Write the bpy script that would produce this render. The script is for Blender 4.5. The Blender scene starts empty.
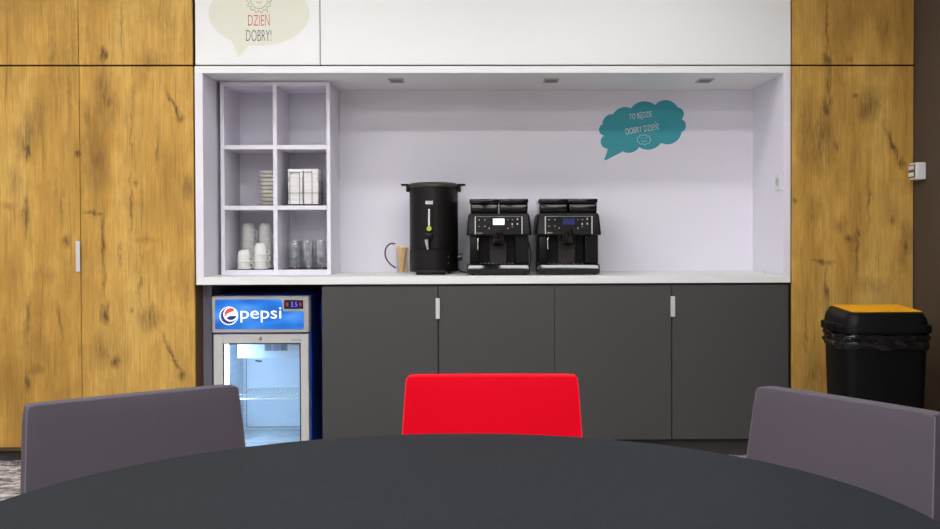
import bpy, bmesh, math, random
from mathutils import Vector, Matrix, noise
random.seed(7)
sc = bpy.context.scene
COL = sc.collection
PI = math.pi
R = math.radians

# ------------------------------------------------------------------ camera
F = 1025.0
PITCH, YAW, ROLL = R(0.9), R(-1.05), R(0.19)
CX, CY = 507.0, 250.3
CAM = Vector((0, 0, 1.10))
ROT = (Matrix.Rotation(YAW, 3, 'Z') @ Matrix.Rotation(PI/2 - PITCH, 3, 'X') @ Matrix.Rotation(-ROLL, 3, 'Z'))
cd = bpy.data.cameras.new('camera'); cam = bpy.data.objects.new('camera', cd); COL.objects.link(cam)
cam.location = CAM; cam.rotation_euler = ROT.to_euler()
cd.sensor_width = 36; cd.lens = 36*F/940; cd.shift_y = (CY-264.5)/940; cd.shift_x = -(CX-470)/940; cd.clip_start = 0.05
sc.camera = cam
def ray(px, py): return ROT @ Vector(((px-CX)/F, (CY-py)/F, -1))
def onY(px, py, Y): d = ray(px, py); return CAM + d*((Y-CAM.y)/d.y)
def onZ(px, py, Z): d = ray(px, py); return CAM + d*((Z-CAM.z)/d.z)
def onX(px, py, X): d = ray(px, py); return CAM + d*((X-CAM.x)/d.x)
FY = 5.0                                              # plane of the cupboard fronts
def X(px, Y=FY, py=200): return onY(px, py, Y).x
def Z(py, Y=FY, px=490): return onY(px, py, Y).z

# ------------------------------------------------------------------ materials
def lin(c): return tuple(((v/255)/12.92 if v/255 <= .04045 else ((v/255+.055)/1.055)**2.4) for v in c) + (1,)
MT = {}
def N(nt, t, **k):
    n = nt.nodes.new(t)
    for a, v in k.items():
        if a in n.inputs: n.inputs[a].default_value = v
        else: setattr(n, a, v)
    return n
def mat(name, rgb, rough=.5, metal=0, bump=0, bscale=(60,60,60), var=0.0, emit=None, estr=0, spec=.5, coat=0, noise_rough=0.04):
    m = bpy.data.materials.new(name); m.use_nodes = True; nt = m.node_tree; L = nt.links
    b = nt.nodes['Principled BSDF']
    b.inputs['Base Color'].default_value = lin(rgb); b.inputs['Roughness'].default_value = rough
    b.inputs['Metallic'].default_value = metal; b.inputs['Specular IOR Level'].default_value = spec
    b.inputs['Coat Weight'].default_value = coat; b.inputs['Coat Roughness'].default_value = .08
    tc = N(nt, 'ShaderNodeTexCoord'); mp = N(nt, 'ShaderNodeMapping'); mp.inputs['Scale'].default_value = bscale
    L.new(tc.outputs['Object'], mp.inputs['Vector'])
    nz = N(nt, 'ShaderNodeTexNoise'); nz.inputs['Scale'].default_value = 1; nz.inputs['Detail'].default_value = 4
    L.new(mp.outputs['Vector'], nz.inputs['Vector'])
    mr = N(nt, 'ShaderNodeMapRange'); mr.inputs['To Min'].default_value = rough-noise_rough; mr.inputs['To Max'].default_value = rough+noise_rough
    L.new(nz.outputs['Fac'], mr.inputs['Value']); L.new(mr.outputs['Result'], b.inputs['Roughness'])
    if var:
        hs = N(nt, 'ShaderNodeHueSaturation'); hs.inputs['Color'].default_value = lin(rgb)
        m2 = N(nt, 'ShaderNodeMapRange'); m2.inputs['From Min'].default_value = .3; m2.inputs['From Max'].default_value = .7
        m2.inputs['To Min'].default_value = 1-var; m2.inputs['To Max'].default_value = 1+var
        L.new(nz.outputs['Fac'], m2.inputs['Value']); L.new(m2.outputs['Result'], hs.inputs['Value'])
        L.new(hs.outputs['Color'], b.inputs['Base Color'])
    if bump:
        bp = N(nt, 'ShaderNodeBump'); bp.inputs['Strength'].default_value = bump; bp.inputs['Distance'].default_value = .002
        L.new(nz.outputs['Fac'], bp.inputs['Height']); L.new(bp.outputs['Normal'], b.inputs['Normal'])
    if emit:
        b.inputs['Emission Color'].default_value = lin(emit); b.inputs['Emission Strength'].default_value = estr
    MT[name] = m
    return m
def glassy(name, tint, gloss=.08, edge=.5, rough=.03, top=.75):
    m = bpy.data.materials.new(name); m.use_nodes = True; nt = m.node_tree; nt.nodes.clear(); L = nt.links
    o = N(nt, 'ShaderNodeOutputMaterial'); t = N(nt, 'ShaderNodeBsdfTransparent'); g = N(nt, 'ShaderNodeBsdfGlossy')
    t.inputs['Color'].default_value = lin(tint); g.inputs['Roughness'].default_value = rough; g.inputs['Color'].default_value = (.9,.93,.95,1)
    lw = N(nt, 'ShaderNodeLayerWeight'); lw.inputs['Blend'].default_value = edge
    mr = N(nt, 'ShaderNodeMapRange'); mr.inputs['To Min'].default_value = gloss; mr.inputs['To Max'].default_value = top
    L.new(lw.outputs['Facing'], mr.inputs['Value'])
    mx = N(nt, 'ShaderNodeMixShader'); L.new(mr.outputs['Result'], mx.inputs[0]); L.new(t.outputs[0], mx.inputs[1]); L.new(g.outputs[0], mx.inputs[2])
    L.new(mx.outputs[0], o.inputs['Surface']); MT[name] = m
    return m

mat('white_laminate', (238,239,237), .42, bscale=(8,8,8))
mat('niche_laminate', (236,233,242), .5, bscale=(8,8,8))
mat('charcoal_laminate', (67,66,65), .5, var=.05, bscale=(160,160,9), bump=.05)
mat('plinth_dark', (58,54,52), .6)
mat('carcass_dark', (40,36,34), .7)
mat('lining_grey', (142,140,152), .6)
mat('cabinet_side', (120,88,52), .55, var=.12, bscale=(40,40,3))
mat('dark_wall', (74,62,50), .7, bscale=(300,300,300), bump=.08)
mat('wall_paint', (205,203,200), .8, bscale=(200,200,200), bump=.05)
mat('back_wall_paint', (70,68,70), .8)
mat('ceiling_paint', (225,225,225), .9, bscale=(120,120,120), bump=.05)
mat('satin_steel', (214,214,214), .4, metal=.25)
mat('chrome', (225,225,225), .14, metal=1)
mat('steel_leg', (150,150,152), .3, metal=1)
mat('black_gloss', (5,5,6), .08, spec=.5, noise_rough=.02)
mat('black_plastic', (9,9,9), .34, spec=.22)
mat('black_matt', (14,13,12), .5, spec=.2, var=.06, bscale=(200,200,200))
mat('urn_black', (19,17,16), .4, spec=.28, var=.05, bscale=(300,300,300), bump=.04)
mat('urn_rim', (60,56,53), .35, spec=.3)
mat('smoke_hopper', (14,13,15), .07, spec=.5, noise_rough=.02)
mat('black_bag', (14,14,15), .2, spec=.5, bscale=(30,30,30), bump=.6)
mat('bin_body', (8,8,8), .45, spec=.2, bscale=(200,200,200), bump=.06)
mat('bin_yellow', (250,178,14), .45)
mat('chair_grey', (73,67,75), .82, var=.07, bscale=(900,900,900), bump=.28, spec=.25)
mat('chair_red', (205,0,27), .62, var=.05, bscale=(900,900,900), bump=.2, spec=.06)
mat('piping_grey', (98,92,99), .7)
mat('piping_red', (224,30,48), .55)
mat('porcelain', (236,237,232), .2, coat=.3)
mat('cream_ware', (246,244,230), .35)
mat('napkin_paper', (244,243,240), .85, bscale=(90,90,90), bump=.5, var=.03)
mat('liner_black', (34,30,30), .8)
mat('wire_dark', (34,30,30), .4, metal=.6)
mat('cord_black', (22,21,22), .45)
mat('birch', (244,204,146), .6, var=.12, bscale=(200,200,20))
mat('fridge_silver', (176,174,170), .42, metal=.15)
mat('fridge_frame', (196,196,192), .45)
mat('fridge_blue', (20,84,205), .35)
mat('fridge_liner', (222,232,240), .45)
mat('fridge_grey', (118,132,150), .5)
mat('gasket', (34,38,44), .6)
mat('led', (235,245,255), .5, emit=(206,230,255), estr=30)
mat('sign_white', (246,248,252), .4, emit=(246,248,252), estr=.5)
mat('sign_red', (232,62,50), .4, emit=(232,62,50), estr=.4)
mat('sign_navy', (12,44,128), .4, emit=(12,44,128), estr=.2)
mat('display_black', (18,10,20), .2)
mat('digit_blue', (70,70,240), .4, emit=(86,86,255), estr=1.4)
mat('digit_red', (120,30,40), .4, emit=(120,30,40), estr=.4)
mat('screen_white', (240,240,235), .4, emit=(240,242,236), estr=1.0)
mat('screen_blue', (26,36,92), .3, emit=(24,34,96), estr=.15)
mat('button_white', (205,200,186), .4)
mat('label_lime', (208,222,40), .5)
mat('label_dark', (40,60,20), .5)
mat('gauge_white', (236,236,236), .35)
mat('sticker_sage', (228,229,212), .6)
mat('print_red', (214,84,72), .6)
mat('print_grey', (92,90,78), .6)
mat('print_olive', (140,142,118), .6)
mat('sticker_teal', (52,160,172), .55)
mat('print_pale', (214,222,222), .6)
mat('plastic_white', (228,228,226), .4)
mat('plastic_grey', (186,186,182), .5)
mat('switch_dark', (96,90,88), .5)
mat('slip_pink', (196,150,160), .7)
mat('spot_dark', (92,86,88), .4)
mat('lamp_diffuser', (255,255,255), .5, emit=(249,248,250), estr=1.0)
glassy('door_glass', (236,244,250), .05, .3)
glassy('tumbler_glass', (253,253,253), .05, .3, top=.9)
glassy('jug_glass', (250,250,248), .03, .25, top=.35)

def header_blue():
    m = bpy.data.materials.new('header_blue'); m.use_nodes = True; nt = m.node_tree; L = nt.links; b = nt.nodes['Principled BSDF']
    tc = N(nt, 'ShaderNodeTexCoord'); mp = N(nt, 'ShaderNodeMapping'); mp.inputs['Scale'].default_value = (5,1,12)
    mp.inputs['Rotation'].default_value = (0,R(18),0)
    L.new(tc.outputs['Object'], mp.inputs['Vector'])
    nz = N(nt, 'ShaderNodeTexNoise'); nz.inputs['Scale'].default_value = 1.2; nz.inputs['Detail'].default_value = 1; L.new(mp.outputs['Vector'], nz.inputs['Vector'])
    cr = N(nt, 'ShaderNodeValToRGB'); e = cr.color_ramp.elements
    e[0].position = .3; e[0].color = lin((0,80,172)); e[1].position = .75; e[1].color = lin((84,150,224))
    x = e.new(.5); x.color = lin((4,108,204))
    L.new(nz.outputs['Fac'], cr.inputs['Fac']); L.new(cr.outputs['Color'], b.inputs['Base Color']); L.new(cr.outputs['Color'], b.inputs['Emission Color'])
    b.inputs['Emission Strength'].default_value = .38; b.inputs['Roughness'].default_value = .3
    MT['header_blue'] = m
header_blue()

def carpet():
    m = bpy.data.materials.new('carpet'); m.use_nodes = True; nt = m.node_tree; L = nt.links; b = nt.nodes['Principled BSDF']
    tc = N(nt, 'ShaderNodeTexCoord'); mp = N(nt, 'ShaderNodeMapping'); mp.inputs['Scale'].default_value = (9,13,9)
    L.new(tc.outputs['Object'], mp.inputs['Vector'])
    nz = N(nt, 'ShaderNodeTexNoise'); nz.inputs['Scale'].default_value = 2; nz.inputs['Detail'].default_value = 5; nz.inputs['Roughness'].default_value = .65; nz.inputs['Distortion'].default_value = .8
    L.new(mp.outputs['Vector'], nz.inputs['Vector'])
    cr = N(nt, 'ShaderNodeValToRGB'); e = cr.color_ramp.elements
    e[0].position = .4; e[0].color = lin((96,90,92)); e[1].position = .6; e[1].color = lin((214,210,208))
    x = e.new(.5); x.color = lin((160,154,154))
    L.new(nz.outputs['Fac'], cr.inputs['Fac'])
    n2 = N(nt, 'ShaderNodeTexNoise'); n2.inputs['Scale'].default_value = 500
    L.new(tc.outputs['Object'], n2.inputs['Vector'])
    bp = N(nt, 'ShaderNodeBump'); bp.inputs['Strength'].default_value = .6; bp.inputs['Distance'].default_value = .004
    L.new(n2.outputs['Fac'], bp.inputs['Height']); L.new(bp.outputs['Normal'], b.inputs['Normal'])
    L.new(cr.outputs['Color'], b.inputs['Base Color']); b.inputs['Roughness'].default_value = .95; b.inputs['Specular IOR Level'].default_value = .1
    MT['carpet'] = m
carpet()

def tabletop_mat():
    m = bpy.data.materials.new('table_laminate'); m.use_nodes = True; nt = m.node_tree; L = nt.links; b = nt.nodes['Principled BSDF']
    tc = N(nt, 'ShaderNodeTexCoord'); fac = None
    for s in ((700,25,1), (25,700,1)):
        mp = N(nt, 'ShaderNodeMapping'); mp.inputs['Scale'].default_value = s; L.new(tc.outputs['Object'], mp.inputs['Vector'])
        nz = N(nt, 'ShaderNodeTexNoise'); nz.inputs['Scale'].default_value = 1; nz.inputs['Detail'].default_value = 3; L.new(mp.outputs['Vector'], nz.inputs['Vector'])
        if fac is None: fac = nz.outputs['Fac']
        else:
            ad = N(nt, 'ShaderNodeMath', operation='ADD'); L.new(fac, ad.inputs[0]); L.new(nz.outputs['Fac'], ad.inputs[1]); fac = ad.outputs[0]
    mr = N(nt, 'ShaderNodeMapRange'); mr.inputs['From Min'].default_value = .7; mr.inputs['From Max'].default_value = 1.3; L.new(fac, mr.inputs['Value'])
    cr = N(nt, 'ShaderNodeValToRGB'); e = cr.color_ramp.elements; e[0].color = lin((17,21,25)); e[1].color = lin((29,34,39))
    L.new(mr.outputs['Result'], cr.inputs['Fac']); L.new(cr.outputs['Color'], b.inputs['Base Color'])
    b.inputs['Roughness'].default_value = .62; b.inputs['Specular IOR Level'].default_value = .06
    bp = N(nt, 'ShaderNodeBump'); bp.inputs['Strength'].default_value = .15; bp.inputs['Distance'].default_value = .001
    L.new(mr.outputs['Result'], bp.inputs['Height']); L.new(bp.outputs['Normal'], b.inputs['Normal'])
    MT['table_laminate'] = m
tabletop_mat()

# knots, stains and cracks of the printed oak: px, py, half width, half height (px), tilt, strength
KNOTS = [
 (27,150,5,12,0,1.0),(27,135,15,34,10,.5),(26,215,3,22,0,.8),(66,242,5,6,0,.7),(8,205,10,5,0,.4),(28,318,4,26,6,.55),(60,322,2.5,20,-8,.5),
 (35,370,9,6,0,.5),(27,382,3,12,0,.7),(52,60,3,40,2,.4),(14,180,8,20,0,.3),(62,205,2,30,0,.4),(70,100,2,40,0,.35),(45,275,14,10,0,.3),
 (103,54,5,9,0,1.0),(104,95,10,34,0,.5),(109,102,4,10,0,.6),(150,60,10,10,0,.45),(78,154,3,3,0,.8),(74,40,2,40,0,.4),
 (174,106,2.2,20,-26,.8),(180,117,5,6,0,.8),(187,188,6,14,0,.55),(95,165,14,26,0,.42),(93,213,12,2.5,8,.7),(103,240,2.5,34,0,.7),
 (132,120,1.8,50,2,.45),(131,205,2,36,0,.6),(136,184,3,4,0,.6),(105,314,5,11,0,1.0),(102,350,11,18,0,.5),(115,362,5,7,0,.7),(104,280,2,22,0,.5),(150,318,12,14,15,.6),
 (172,355,2.2,26,-24,.75),(182,376,4,6,0,.8),(145,240,13,4,0,.35),(132,310,2.5,3,0,.6),(140,285,2,30,2,.4),(186,300,3,30,0,.3),(122,30,1.8,40,0,.4),(170,25,10,18,0,.25),(88,120,3,30,0,.35),(120,255,2,16,0,.45),(158,150,2,34,0,.35),
 (827,59,5,7,0,1.0),(827,28,1.8,36,0,.75),(828,82,1.8,30,0,.6),(828,106,5,12,0,1.0),(822,140,15,36,0,.55),(836,146,5,9,0,.6),
 (870,106,13,18,20,.65),(856,97,3,3,0,.7),(893,146,2.4,26,-24,.75),(901,163,4,6,0,.85),(906,246,8,24,0,.6),(823,262,13,3,6,.65),(826,292,3,34,0,.6),
 (849,238,4,4,0,.7),(859,232,3,4,0,.7),(795,201,3,3,0,.8),(857,250,2,34,0,.6),(868,195,2,40,0,.5),(812,375,13,28,0,.5),(840,225,9,9,0,.35),
 (805,130,9,40,0,.4),(885,30,9,24,0,.35),(850,60,4,4,0,.5),(812,215,7,26,0,.35),(870,285,12,10,0,.35),(806,330,2,40,0,.5),(893,220,4,4,0,.6),(838,20,14,30,0,.25),
]
def wood():
    m = bpy.data.materials.new('rustic_oak'); m.use_nodes = True; nt = m.node_tree; L = nt.links; b = nt.nodes['Principled BSDF']
    g = N(nt, 'ShaderNodeNewGeometry'); P = g.outputs['Position']
    def nzv(scale, det=5, dist=0, rough=.55):
        mp = N(nt, 'ShaderNodeMapping'); mp.inputs['Scale'].default_value = scale; L.new(P, mp.inputs['Vector'])
        n = N(nt, 'ShaderNodeTexNoise'); n.inputs['Scale'].default_value = 1; n.inputs['Detail'].default_value = det; n.inputs['Distortion'].default_value = dist; n.inputs['Roughness'].default_value = rough
        L.new(mp.outputs['Vector'], n.inputs['Vector']); return n.outputs
    def math_(op, a, c):
        n = N(nt, 'ShaderNodeMath', operation=op)
        for i, v in enumerate((a, c)):
            if isinstance(v, (int, float)): n.inputs[i].default_value = v
            else: L.new(v, n.inputs[i])
        return n.outputs[0]
    # wobbling coordinates for the knots
    wob = nzv((26,1,15), 4)['Color']
    vm = N(nt, 'ShaderNodeVectorMath', operation='SUBTRACT'); L.new(wob, vm.inputs[0]); vm.inputs[1].default_value = (.5,.5,.5)
    vs = N(nt, 'ShaderNodeVectorMath', operation='SCALE'); L.new(vm.outputs[0], vs.inputs[0]); vs.inputs['Scale'].default_value = .055
    va = N(nt, 'ShaderNodeVectorMath', operation='ADD'); L.new(P, va.inputs[0]); L.new(vs.outputs[0], va.inputs[1])
    acc = None
    for (px, py, hx, hz, rot, st) in KNOTS:
        p = onY(px, py, FY); k = FY/F*1.25
        mp = N(nt, 'ShaderNodeMapping', vector_type='TEXTURE'); mp.inputs['Location'].default_value = (p.x, FY, p.z)
        mp.inputs['Rotation'].default_value = (0, R(rot), 0); mp.inputs['Scale'].default_value = (hx*k, 5, hz*k); L.new(va.outputs[0], mp.inputs['Vector'])
        gr = N(nt, 'ShaderNodeTexGradient', gradient_type='SPHERICAL'); L.new(mp.outputs['Vector'], gr.inputs['Vector'])
        v = math_('MULTIPLY', gr.outputs['Fac'], st)
        acc = v if acc is None else math_('MAXIMUM', acc, v)
    broken = nzv((110,1,14), 5, .6)['Fac']
    bm_ = N(nt, 'ShaderNodeMapRange'); bm_.inputs['From Min'].default_value = .34; bm_.inputs['From Max'].default_value = .6; bm_.inputs['To Min'].default_value = .3; L.new(broken, bm_.inputs['Value'])
    knot = math_('MULTIPLY', acc, bm_.outputs['Result'])
    # base colour: broad boards, soft blotches and fine vertical grain
    broad = nzv((5,1,.8), 5, .4)['Fac']
    cr = N(nt, 'ShaderNodeValToRGB'); e = cr.color_ramp.elements
    e[0].position = .3; e[0].color = lin((172,129,55)); e[1].position = .7; e[1].color = lin((222,181,97))
    x = e.new(.5); x.color = lin((204,159,75)); L.new(broad, cr.inputs['Fac'])
    blot = nzv((9,1,5), 7, .5, .66)['Fac']; bmr = N(nt, 'ShaderNodeMapRange'); bmr.inputs['From Min'].default_value = .3; bmr.inputs['From Max'].default_value = .7; bmr.inputs['To Min'].default_value = .78; bmr.inputs['To Max'].default_value = 1.12; L.new(blot, bmr.inputs['Value'])
    fine = nzv((150,1,5), 5, .3)['Fac']; fr = N(nt, 'ShaderNodeMapRange'); fr.inputs['From Min'].default_value = .3; fr.inputs['From Max'].default_value = .7; fr.inputs['To Min'].default_value = .8; fr.inputs['To Max'].default_value = 1.13; L.new(fine, fr.inputs['Value'])
    crack = nzv((74,1,2.4), 4, 1.2)['Fac']; ck = N(nt, 'ShaderNodeMapRange'); ck.inputs['From Min'].default_value = .58; ck.inputs['From Max'].default_value = .74; ck.inputs['To Max'].default_value = .5; L.new(crack, ck.inputs['Value'])
    hs = N(nt, 'ShaderNodeHueSaturation'); L.new(cr.outputs['Color'], hs.inputs['Color']); L.new(math_('MULTIPLY', bmr.outputs['Result'], fr.outputs['Result']), hs.inputs['Value'])
    dk = math_('MAXIMUM', math_('MULTIPLY', knot, 1.5), ck.outputs['Result'])
    cl = N(nt, 'ShaderNodeClamp'); L.new(dk, cl.inputs['Value']); cl.inputs['Max'].default_value = .88
    mx = N(nt, 'ShaderNodeMixRGB'); L.new(cl.outputs[0], mx.inputs['Fac']); L.new(hs.outputs['Color'], mx.inputs['Color1']); mx.inputs['Color2'].default_value = lin((84,60,34))
    L.new(mx.outputs['Color'], b.inputs['Base Color']); b.inputs['Roughness'].default_value = .62; b.inputs['Specular IOR Level'].default_value = .3
    bp = N(nt, 'ShaderNodeBump'); bp.inputs['Strength'].default_value = .12; bp.inputs['Distance'].default_value = .002; L.new(fine, bp.inputs['Height']); L.new(bp.outputs['Normal'], b.inputs['Normal'])
    MT['rustic_oak'] = m
wood()

# ------------------------------------------------------------------ mesh helpers
ORG = {}
def B(): return bmesh.new()
def box(bm, x0, x1, y0, y1, z0, z1, bev=0, seg=2):
    M = Matrix.Translation(((x0+x1)/2, (y0+y1)/2, (z0+z1)/2)) @ Matrix.Diagonal((x1-x0, y1-y0, z1-z0, 1))
    r = bmesh.ops.create_cube(bm, size=1, matrix=M)
    if bev:
        es = list({e for v in r['verts'] for e in v.link_edges})
        bmesh.ops.bevel(bm, geom=es, offset=bev, segments=seg, affect='EDGES', profile=.5, clamp_overlap=True)
    return bm
def lathe(bm, prof, cx=0, cy=0, cz=0, n=40, M=None):
    rings = []
    for (r, z) in prof:
        if r < 1e-6: rings.append([bm.verts.new((cx, cy, cz+z))])
        else: rings.append([bm.verts.new((cx+r*math.cos(2*PI*i/n), cy+r*math.sin(2*PI*i/n), cz+z)) for i in range(n)])
    for a, c in zip(rings, rings[1:]):
        for i in range(n):
            j = (i+1) % n
            if len(a) == 1 and len(c) == 1: continue
            if len(a) == 1: bm.faces.new((a[0], c[j], c[i]))
            elif len(c) == 1: bm.faces.new((a[i], a[j], c[0]))
            else: bm.faces.new((a[i], a[j], c[j], c[i]))
    if M is not None: bmesh.ops.transform(bm, matrix=M, verts=[v for r in rings for v in r])
    return bm
def tube(bm, pts, r, n=8, cap=True):
    pts = [Vector(p) for p in pts]; rings = []; up = None
    for i, p in enumerate(pts):
        t = (pts[min(i+1, len(pts)-1)] - pts[max(i-1, 0)]).normalized()
        if up is None:
            up = Vector((0,0,1)) if abs(t.z) < .9 else Vector((1,0,0))
        s = t.cross(up).normalized(); up = s.cross(t).normalized()
        rr = r[i] if isinstance(r, (list, tuple)) else r
        rings.append([bm.verts.new(p + (s*math.cos(2*PI*k/n) + up*math.sin(2*PI*k/n))*rr) for k in range(n)])
    for a, c in zip(rings, rings[1:]):
        for k in range(n): bm.faces.new((a[k], a[(k+1) % n], c[(k+1) % n], c[k]))
    if cap: bm.faces.new(rings[0][::-1]); bm.faces.new(rings[-1])
    return bm
def smooth_path(pts, sub=8):
    P = [Vector(p) for p in pts]; P = [P[0]*2-P[1]] + P + [P[-1]*2-P[-2]]; out = []
    for i in range(1, len(P)-2):
        for k in range(sub):
            t = k/sub; a, b, c, d = P[i-1], P[i], P[i+1], P[i+2]
            out.append(.5*((2*b) + (c-a)*t + (2*a-5*b+4*c-d)*t*t + (3*b-a-3*c+d)*t**3))
    out.append(P[-2]); return out
def prism(bm, pts, y0, y1, hole=None):
    """polygon of (x,z) points extruded from y0 (towards the viewer) to y1"""
    f = [bm.verts.new((x, y0, z)) for x, z in pts]; k = [bm.verts.new((x, y1, z)) for x, z in pts]; n = len(pts)
    bm.faces.new(f); bm.faces.new(k[::-1])
    for i in range(n): bm.faces.new((f[i], k[i], k[(i+1) % n], f[(i+1) % n]))
    return bm
def rrect(cx, cy, hx, hy, r, n=6):
    out = []
    for (sx, sy, a0) in ((1,1,0), (-1,1,PI/2), (-1,-1,PI), (1,-1,3*PI/2)):
        for i in range(n+1):
            a = a0 + PI/2*i/n; out.append((cx+sx*(hx-r)+r*math.cos(a), cy+sy*(hy-r)+r*math.sin(a)))
    return out
def loft(bm, rings, cap0=True, cap1=True):
    vs = [[bm.verts.new(p) for p in ring] for ring in rings]
    for a, c in zip(vs, vs[1:]):
        n = len(a)
        for i in range(n): bm.faces.new((a[i], a[(i+1) % n], c[(i+1) % n], c[i]))
    if cap0: bm.faces.new(vs[0][::-1])
    if cap1: bm.faces.new(vs[-1])
    return bm
def empty(name, loc, rz=0):
    o = bpy.data.objects.new(name, None); o.empty_display_size = .05; COL.objects.link(o); o.location = loc; o.rotation_euler = (0,0,rz)
    ORG[o.name] = Vector(loc); return o
def obj(name, bm, m, parent=None, smooth=False, origin=None, local=False, label=None):
    """links a bmesh as ONE object; world-space geometry is moved to its thing's origin"""
    bmesh.ops.remove_doubles(bm, verts=bm.verts, dist=1e-6)
    bmesh.ops.recalc_face_normals(bm, faces=bm.faces)
    if parent is not None: org = ORG[parent.name]
    else:
        zs = [v.co for v in bm.verts]
        org = Vector(origin) if origin is not None else Vector(((min(v.x for v in zs)+max(v.x for v in zs))/2, (min(v.y for v in zs)+max(v.y for v in zs))/2, min(v.z for v in zs)))
    if not local:
        for v in bm.verts: v.co -= org
    me = bpy.data.meshes.new(name); bm.to_mesh(me); bm.free()
    o = bpy.data.objects.new(name, me); COL.objects.link(o); me.materials.append(MT[m] if isinstance(m, str) else m)
    if parent is not None: o.parent = parent
    else: o.location = (0,0,0) if local else org
    ORG[o.name] = org
    if smooth:
        for p in me.polygons: p.use_smooth = True
        try:
            b2 = bmesh.new(); b2.from_mesh(me)
            for e in b2.edges:
                if len(e.link_faces) == 2 and e.calc_face_angle(0) > R(38): e.smooth = False
            b2.to_mesh(me); b2.free()
        except Exception: pass
    if label: o['label'] = label
    return o
def tag(o, label, cat, group=None):
    o['label'] = label; o['category'] = cat
    if group: o['group'] = group
    return o
def struct(name, bm, m, parent=None):
    o = obj(name, bm, m, parent); 
    if parent is None: o['kind'] = 'structure'
    return o
def copy_thing(o, parent=None):
    c = o.copy(); COL.objects.link(c); c.parent = parent
    for ch in list(o.children): copy_thing(ch, c)
    return c
def text(name, s, centre, w, h, y, m, parent, rot=0, bold=0.0, thick=.0006, label=None):
    """lettering facing the room: fitted to a w x h box round centre (x,z) on the plane y"""
    cu = bpy.data.curves.new('t', 'FONT'); cu.body = s; cu.extrude = 0; cu.offset = bold; cu.resolution_u = 4
    to = bpy.data.objects.new('t', cu); COL.objects.link(to); bpy.context.view_layer.update()
    dg = bpy.context.evaluated_depsgraph_get(); me = bpy.data.meshes.new_from_object(to.evaluated_get(dg))
    bpy.data.objects.remove(to); bpy.data.curves.remove(cu)
    bm = B(); bm.from_mesh(me); bpy.data.meshes.remove(me)
    xs = [v.co.x for v in bm.verts]; ys = [v.co.y for v in bm.verts]; x0, x1, y0, y1 = min(xs), max(xs), min(ys), max(ys)
    ca, sa = math.cos(rot), math.sin(rot)
    for v in bm.verts:
        u = ((v.co.x-x0)/(x1-x0)-.5)*w; q = ((v.co.y-y0)/(y1-y0)-.5)*h
        v.co = Vector((centre[0]+u*ca-q*sa, y, centre[1]+u*sa+q*ca))
    ex = bmesh.ops.extrude_face_region(bm, geom=list(bm.faces))
    bmesh.ops.translate(bm, vec=(0,-thick,0), verts=[g for g in ex['geom'] if isinstance(g, bmesh.types.BMVert)])
    return obj(name, bm, m, parent, label=label)

# ------------------------------------------------------------------ the room
XW = onY(914, 235, FY).x                      # right-hand dark wall
XL, YB, YF, ZC = -3.6, 5.66, -3.2, 2.76
struct('floor', box(B(), XL-.1, XW+.1, YF-.1, YB+.1, -.1, 0), 'carpet')
struct('ceiling', box(B(), XL-.1, XW+.1, YF-.1, YB+.1, ZC, ZC+.1), 'ceiling_paint')
struct('wall_back', box(B(), XL-.1, XW+.1, YB, YB+.1, 0, ZC), 'back_wall_paint')
struct('wall_right', box(B(), XW, XW+.1, YF-.1, YB, 0, ZC), 'dark_wall')
struct('wall_left', box(B(), XL-.1, XL, YF-.1, YB, 0, ZC), 'wall_paint')
struct('wall_front', box(B(), XL-.1, XW+.1, YF-.1, YF, 0, ZC), 'wall_paint')

struct('trim_1', box(B(), XL, onY(-35, 250, FY).x-.003, FY, YB, 0, ZC), 'wall_paint')
ZS = Z(65.2)                                   # seam between lower and upper cupboards
ZCT, ZCB = Z(276.2), Z(283.8)                  # worktop
ZNT = Z(73.0)                                  # underside of the niche top
YBK = 5.58                                     # niche back
DT = .018
def door(bm, x0, x1, z0, z1): return box(bm, x0, x1, FY, FY+DT, z0, z1, .0015, 1)
def carcass(x0, x1, y0, y1, z0, z1, t=.018):
    bm = B(); box(bm, x0, x0+t, y0, y1, z0, z1); box(bm, x1-t, x1, y0, y1, z0, z1)
    box(bm, x0+t, x1-t, y0, y1, z0, z0+t); box(bm, x0+t, x1-t, y0, y1, z1-t, z1); box(bm, x0+t, x1-t, y1-t, y1, z0+t, z1-t)
    return bm
def pull(x0, x1, z0, z1):
    bm = B(); box(bm, x0, x1, FY-.016, FY-.0135, z0, z1, .0008, 1); box(bm, x0, x0+.004, FY-.0135, FY-.0002, z0, z1)
    return bm

# tall oak cupboards on the left
xl0, xl1, xl2 = X(-35, py=250), X(80.2, py=200), X(194.2, py=250)
z446 = Z(447, px=60)
# slight offset because the photo seam drifts: seam measured at mid height
t = tag(empty('tall_cupboard', ((xl0+xl2)/2, FY+.3, 0)), 'tall rustic oak cupboard with two doors and a steel pull, left of the drinks fridge', 'cupboard')
obj('carcass', carcass(xl0, xl2-.0045, FY+DT+.001, YB-.02, z446-.02, ZS-.003), 'cabinet_side', t)
d = obj('door', door(B(), xl0+.001, xl1-.0016, z446, ZS-.005), 'rustic_oak', t)
hz0, hz1 = onY(79, 271.5, FY).z, onY(79, 241, FY).z
obj('handle', pull(X(77.0, py=256), X(81.2, py=256), hz0, hz1), 'satin_steel', d, label='satin steel edge pull')
obj('door', door(B(), xl1+.0016, xl2, z446, ZS-.005), 'rustic_oak', t)
obj('plinth', box(B(), xl0, xl2-.006, FY+.055, FY+.073, 0.001, z446-.021), 'plinth_dark', t)
t = tag(empty('top_cupboard', ((xl0+xl2)/2, FY+.3, ZS)), 'rustic oak top cupboard above the tall oak doors at left', 'cupboard')
obj('carcass', carcass(xl0, xl2-.006, FY+DT+.001, YB-.02, ZS+.002, ZC-.012), 'carcass_dark', t)
obj('door', door(B(), xl0+.001, xl1-.0036, ZS+.003, ZC-.012), 'rustic_oak', t)
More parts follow.
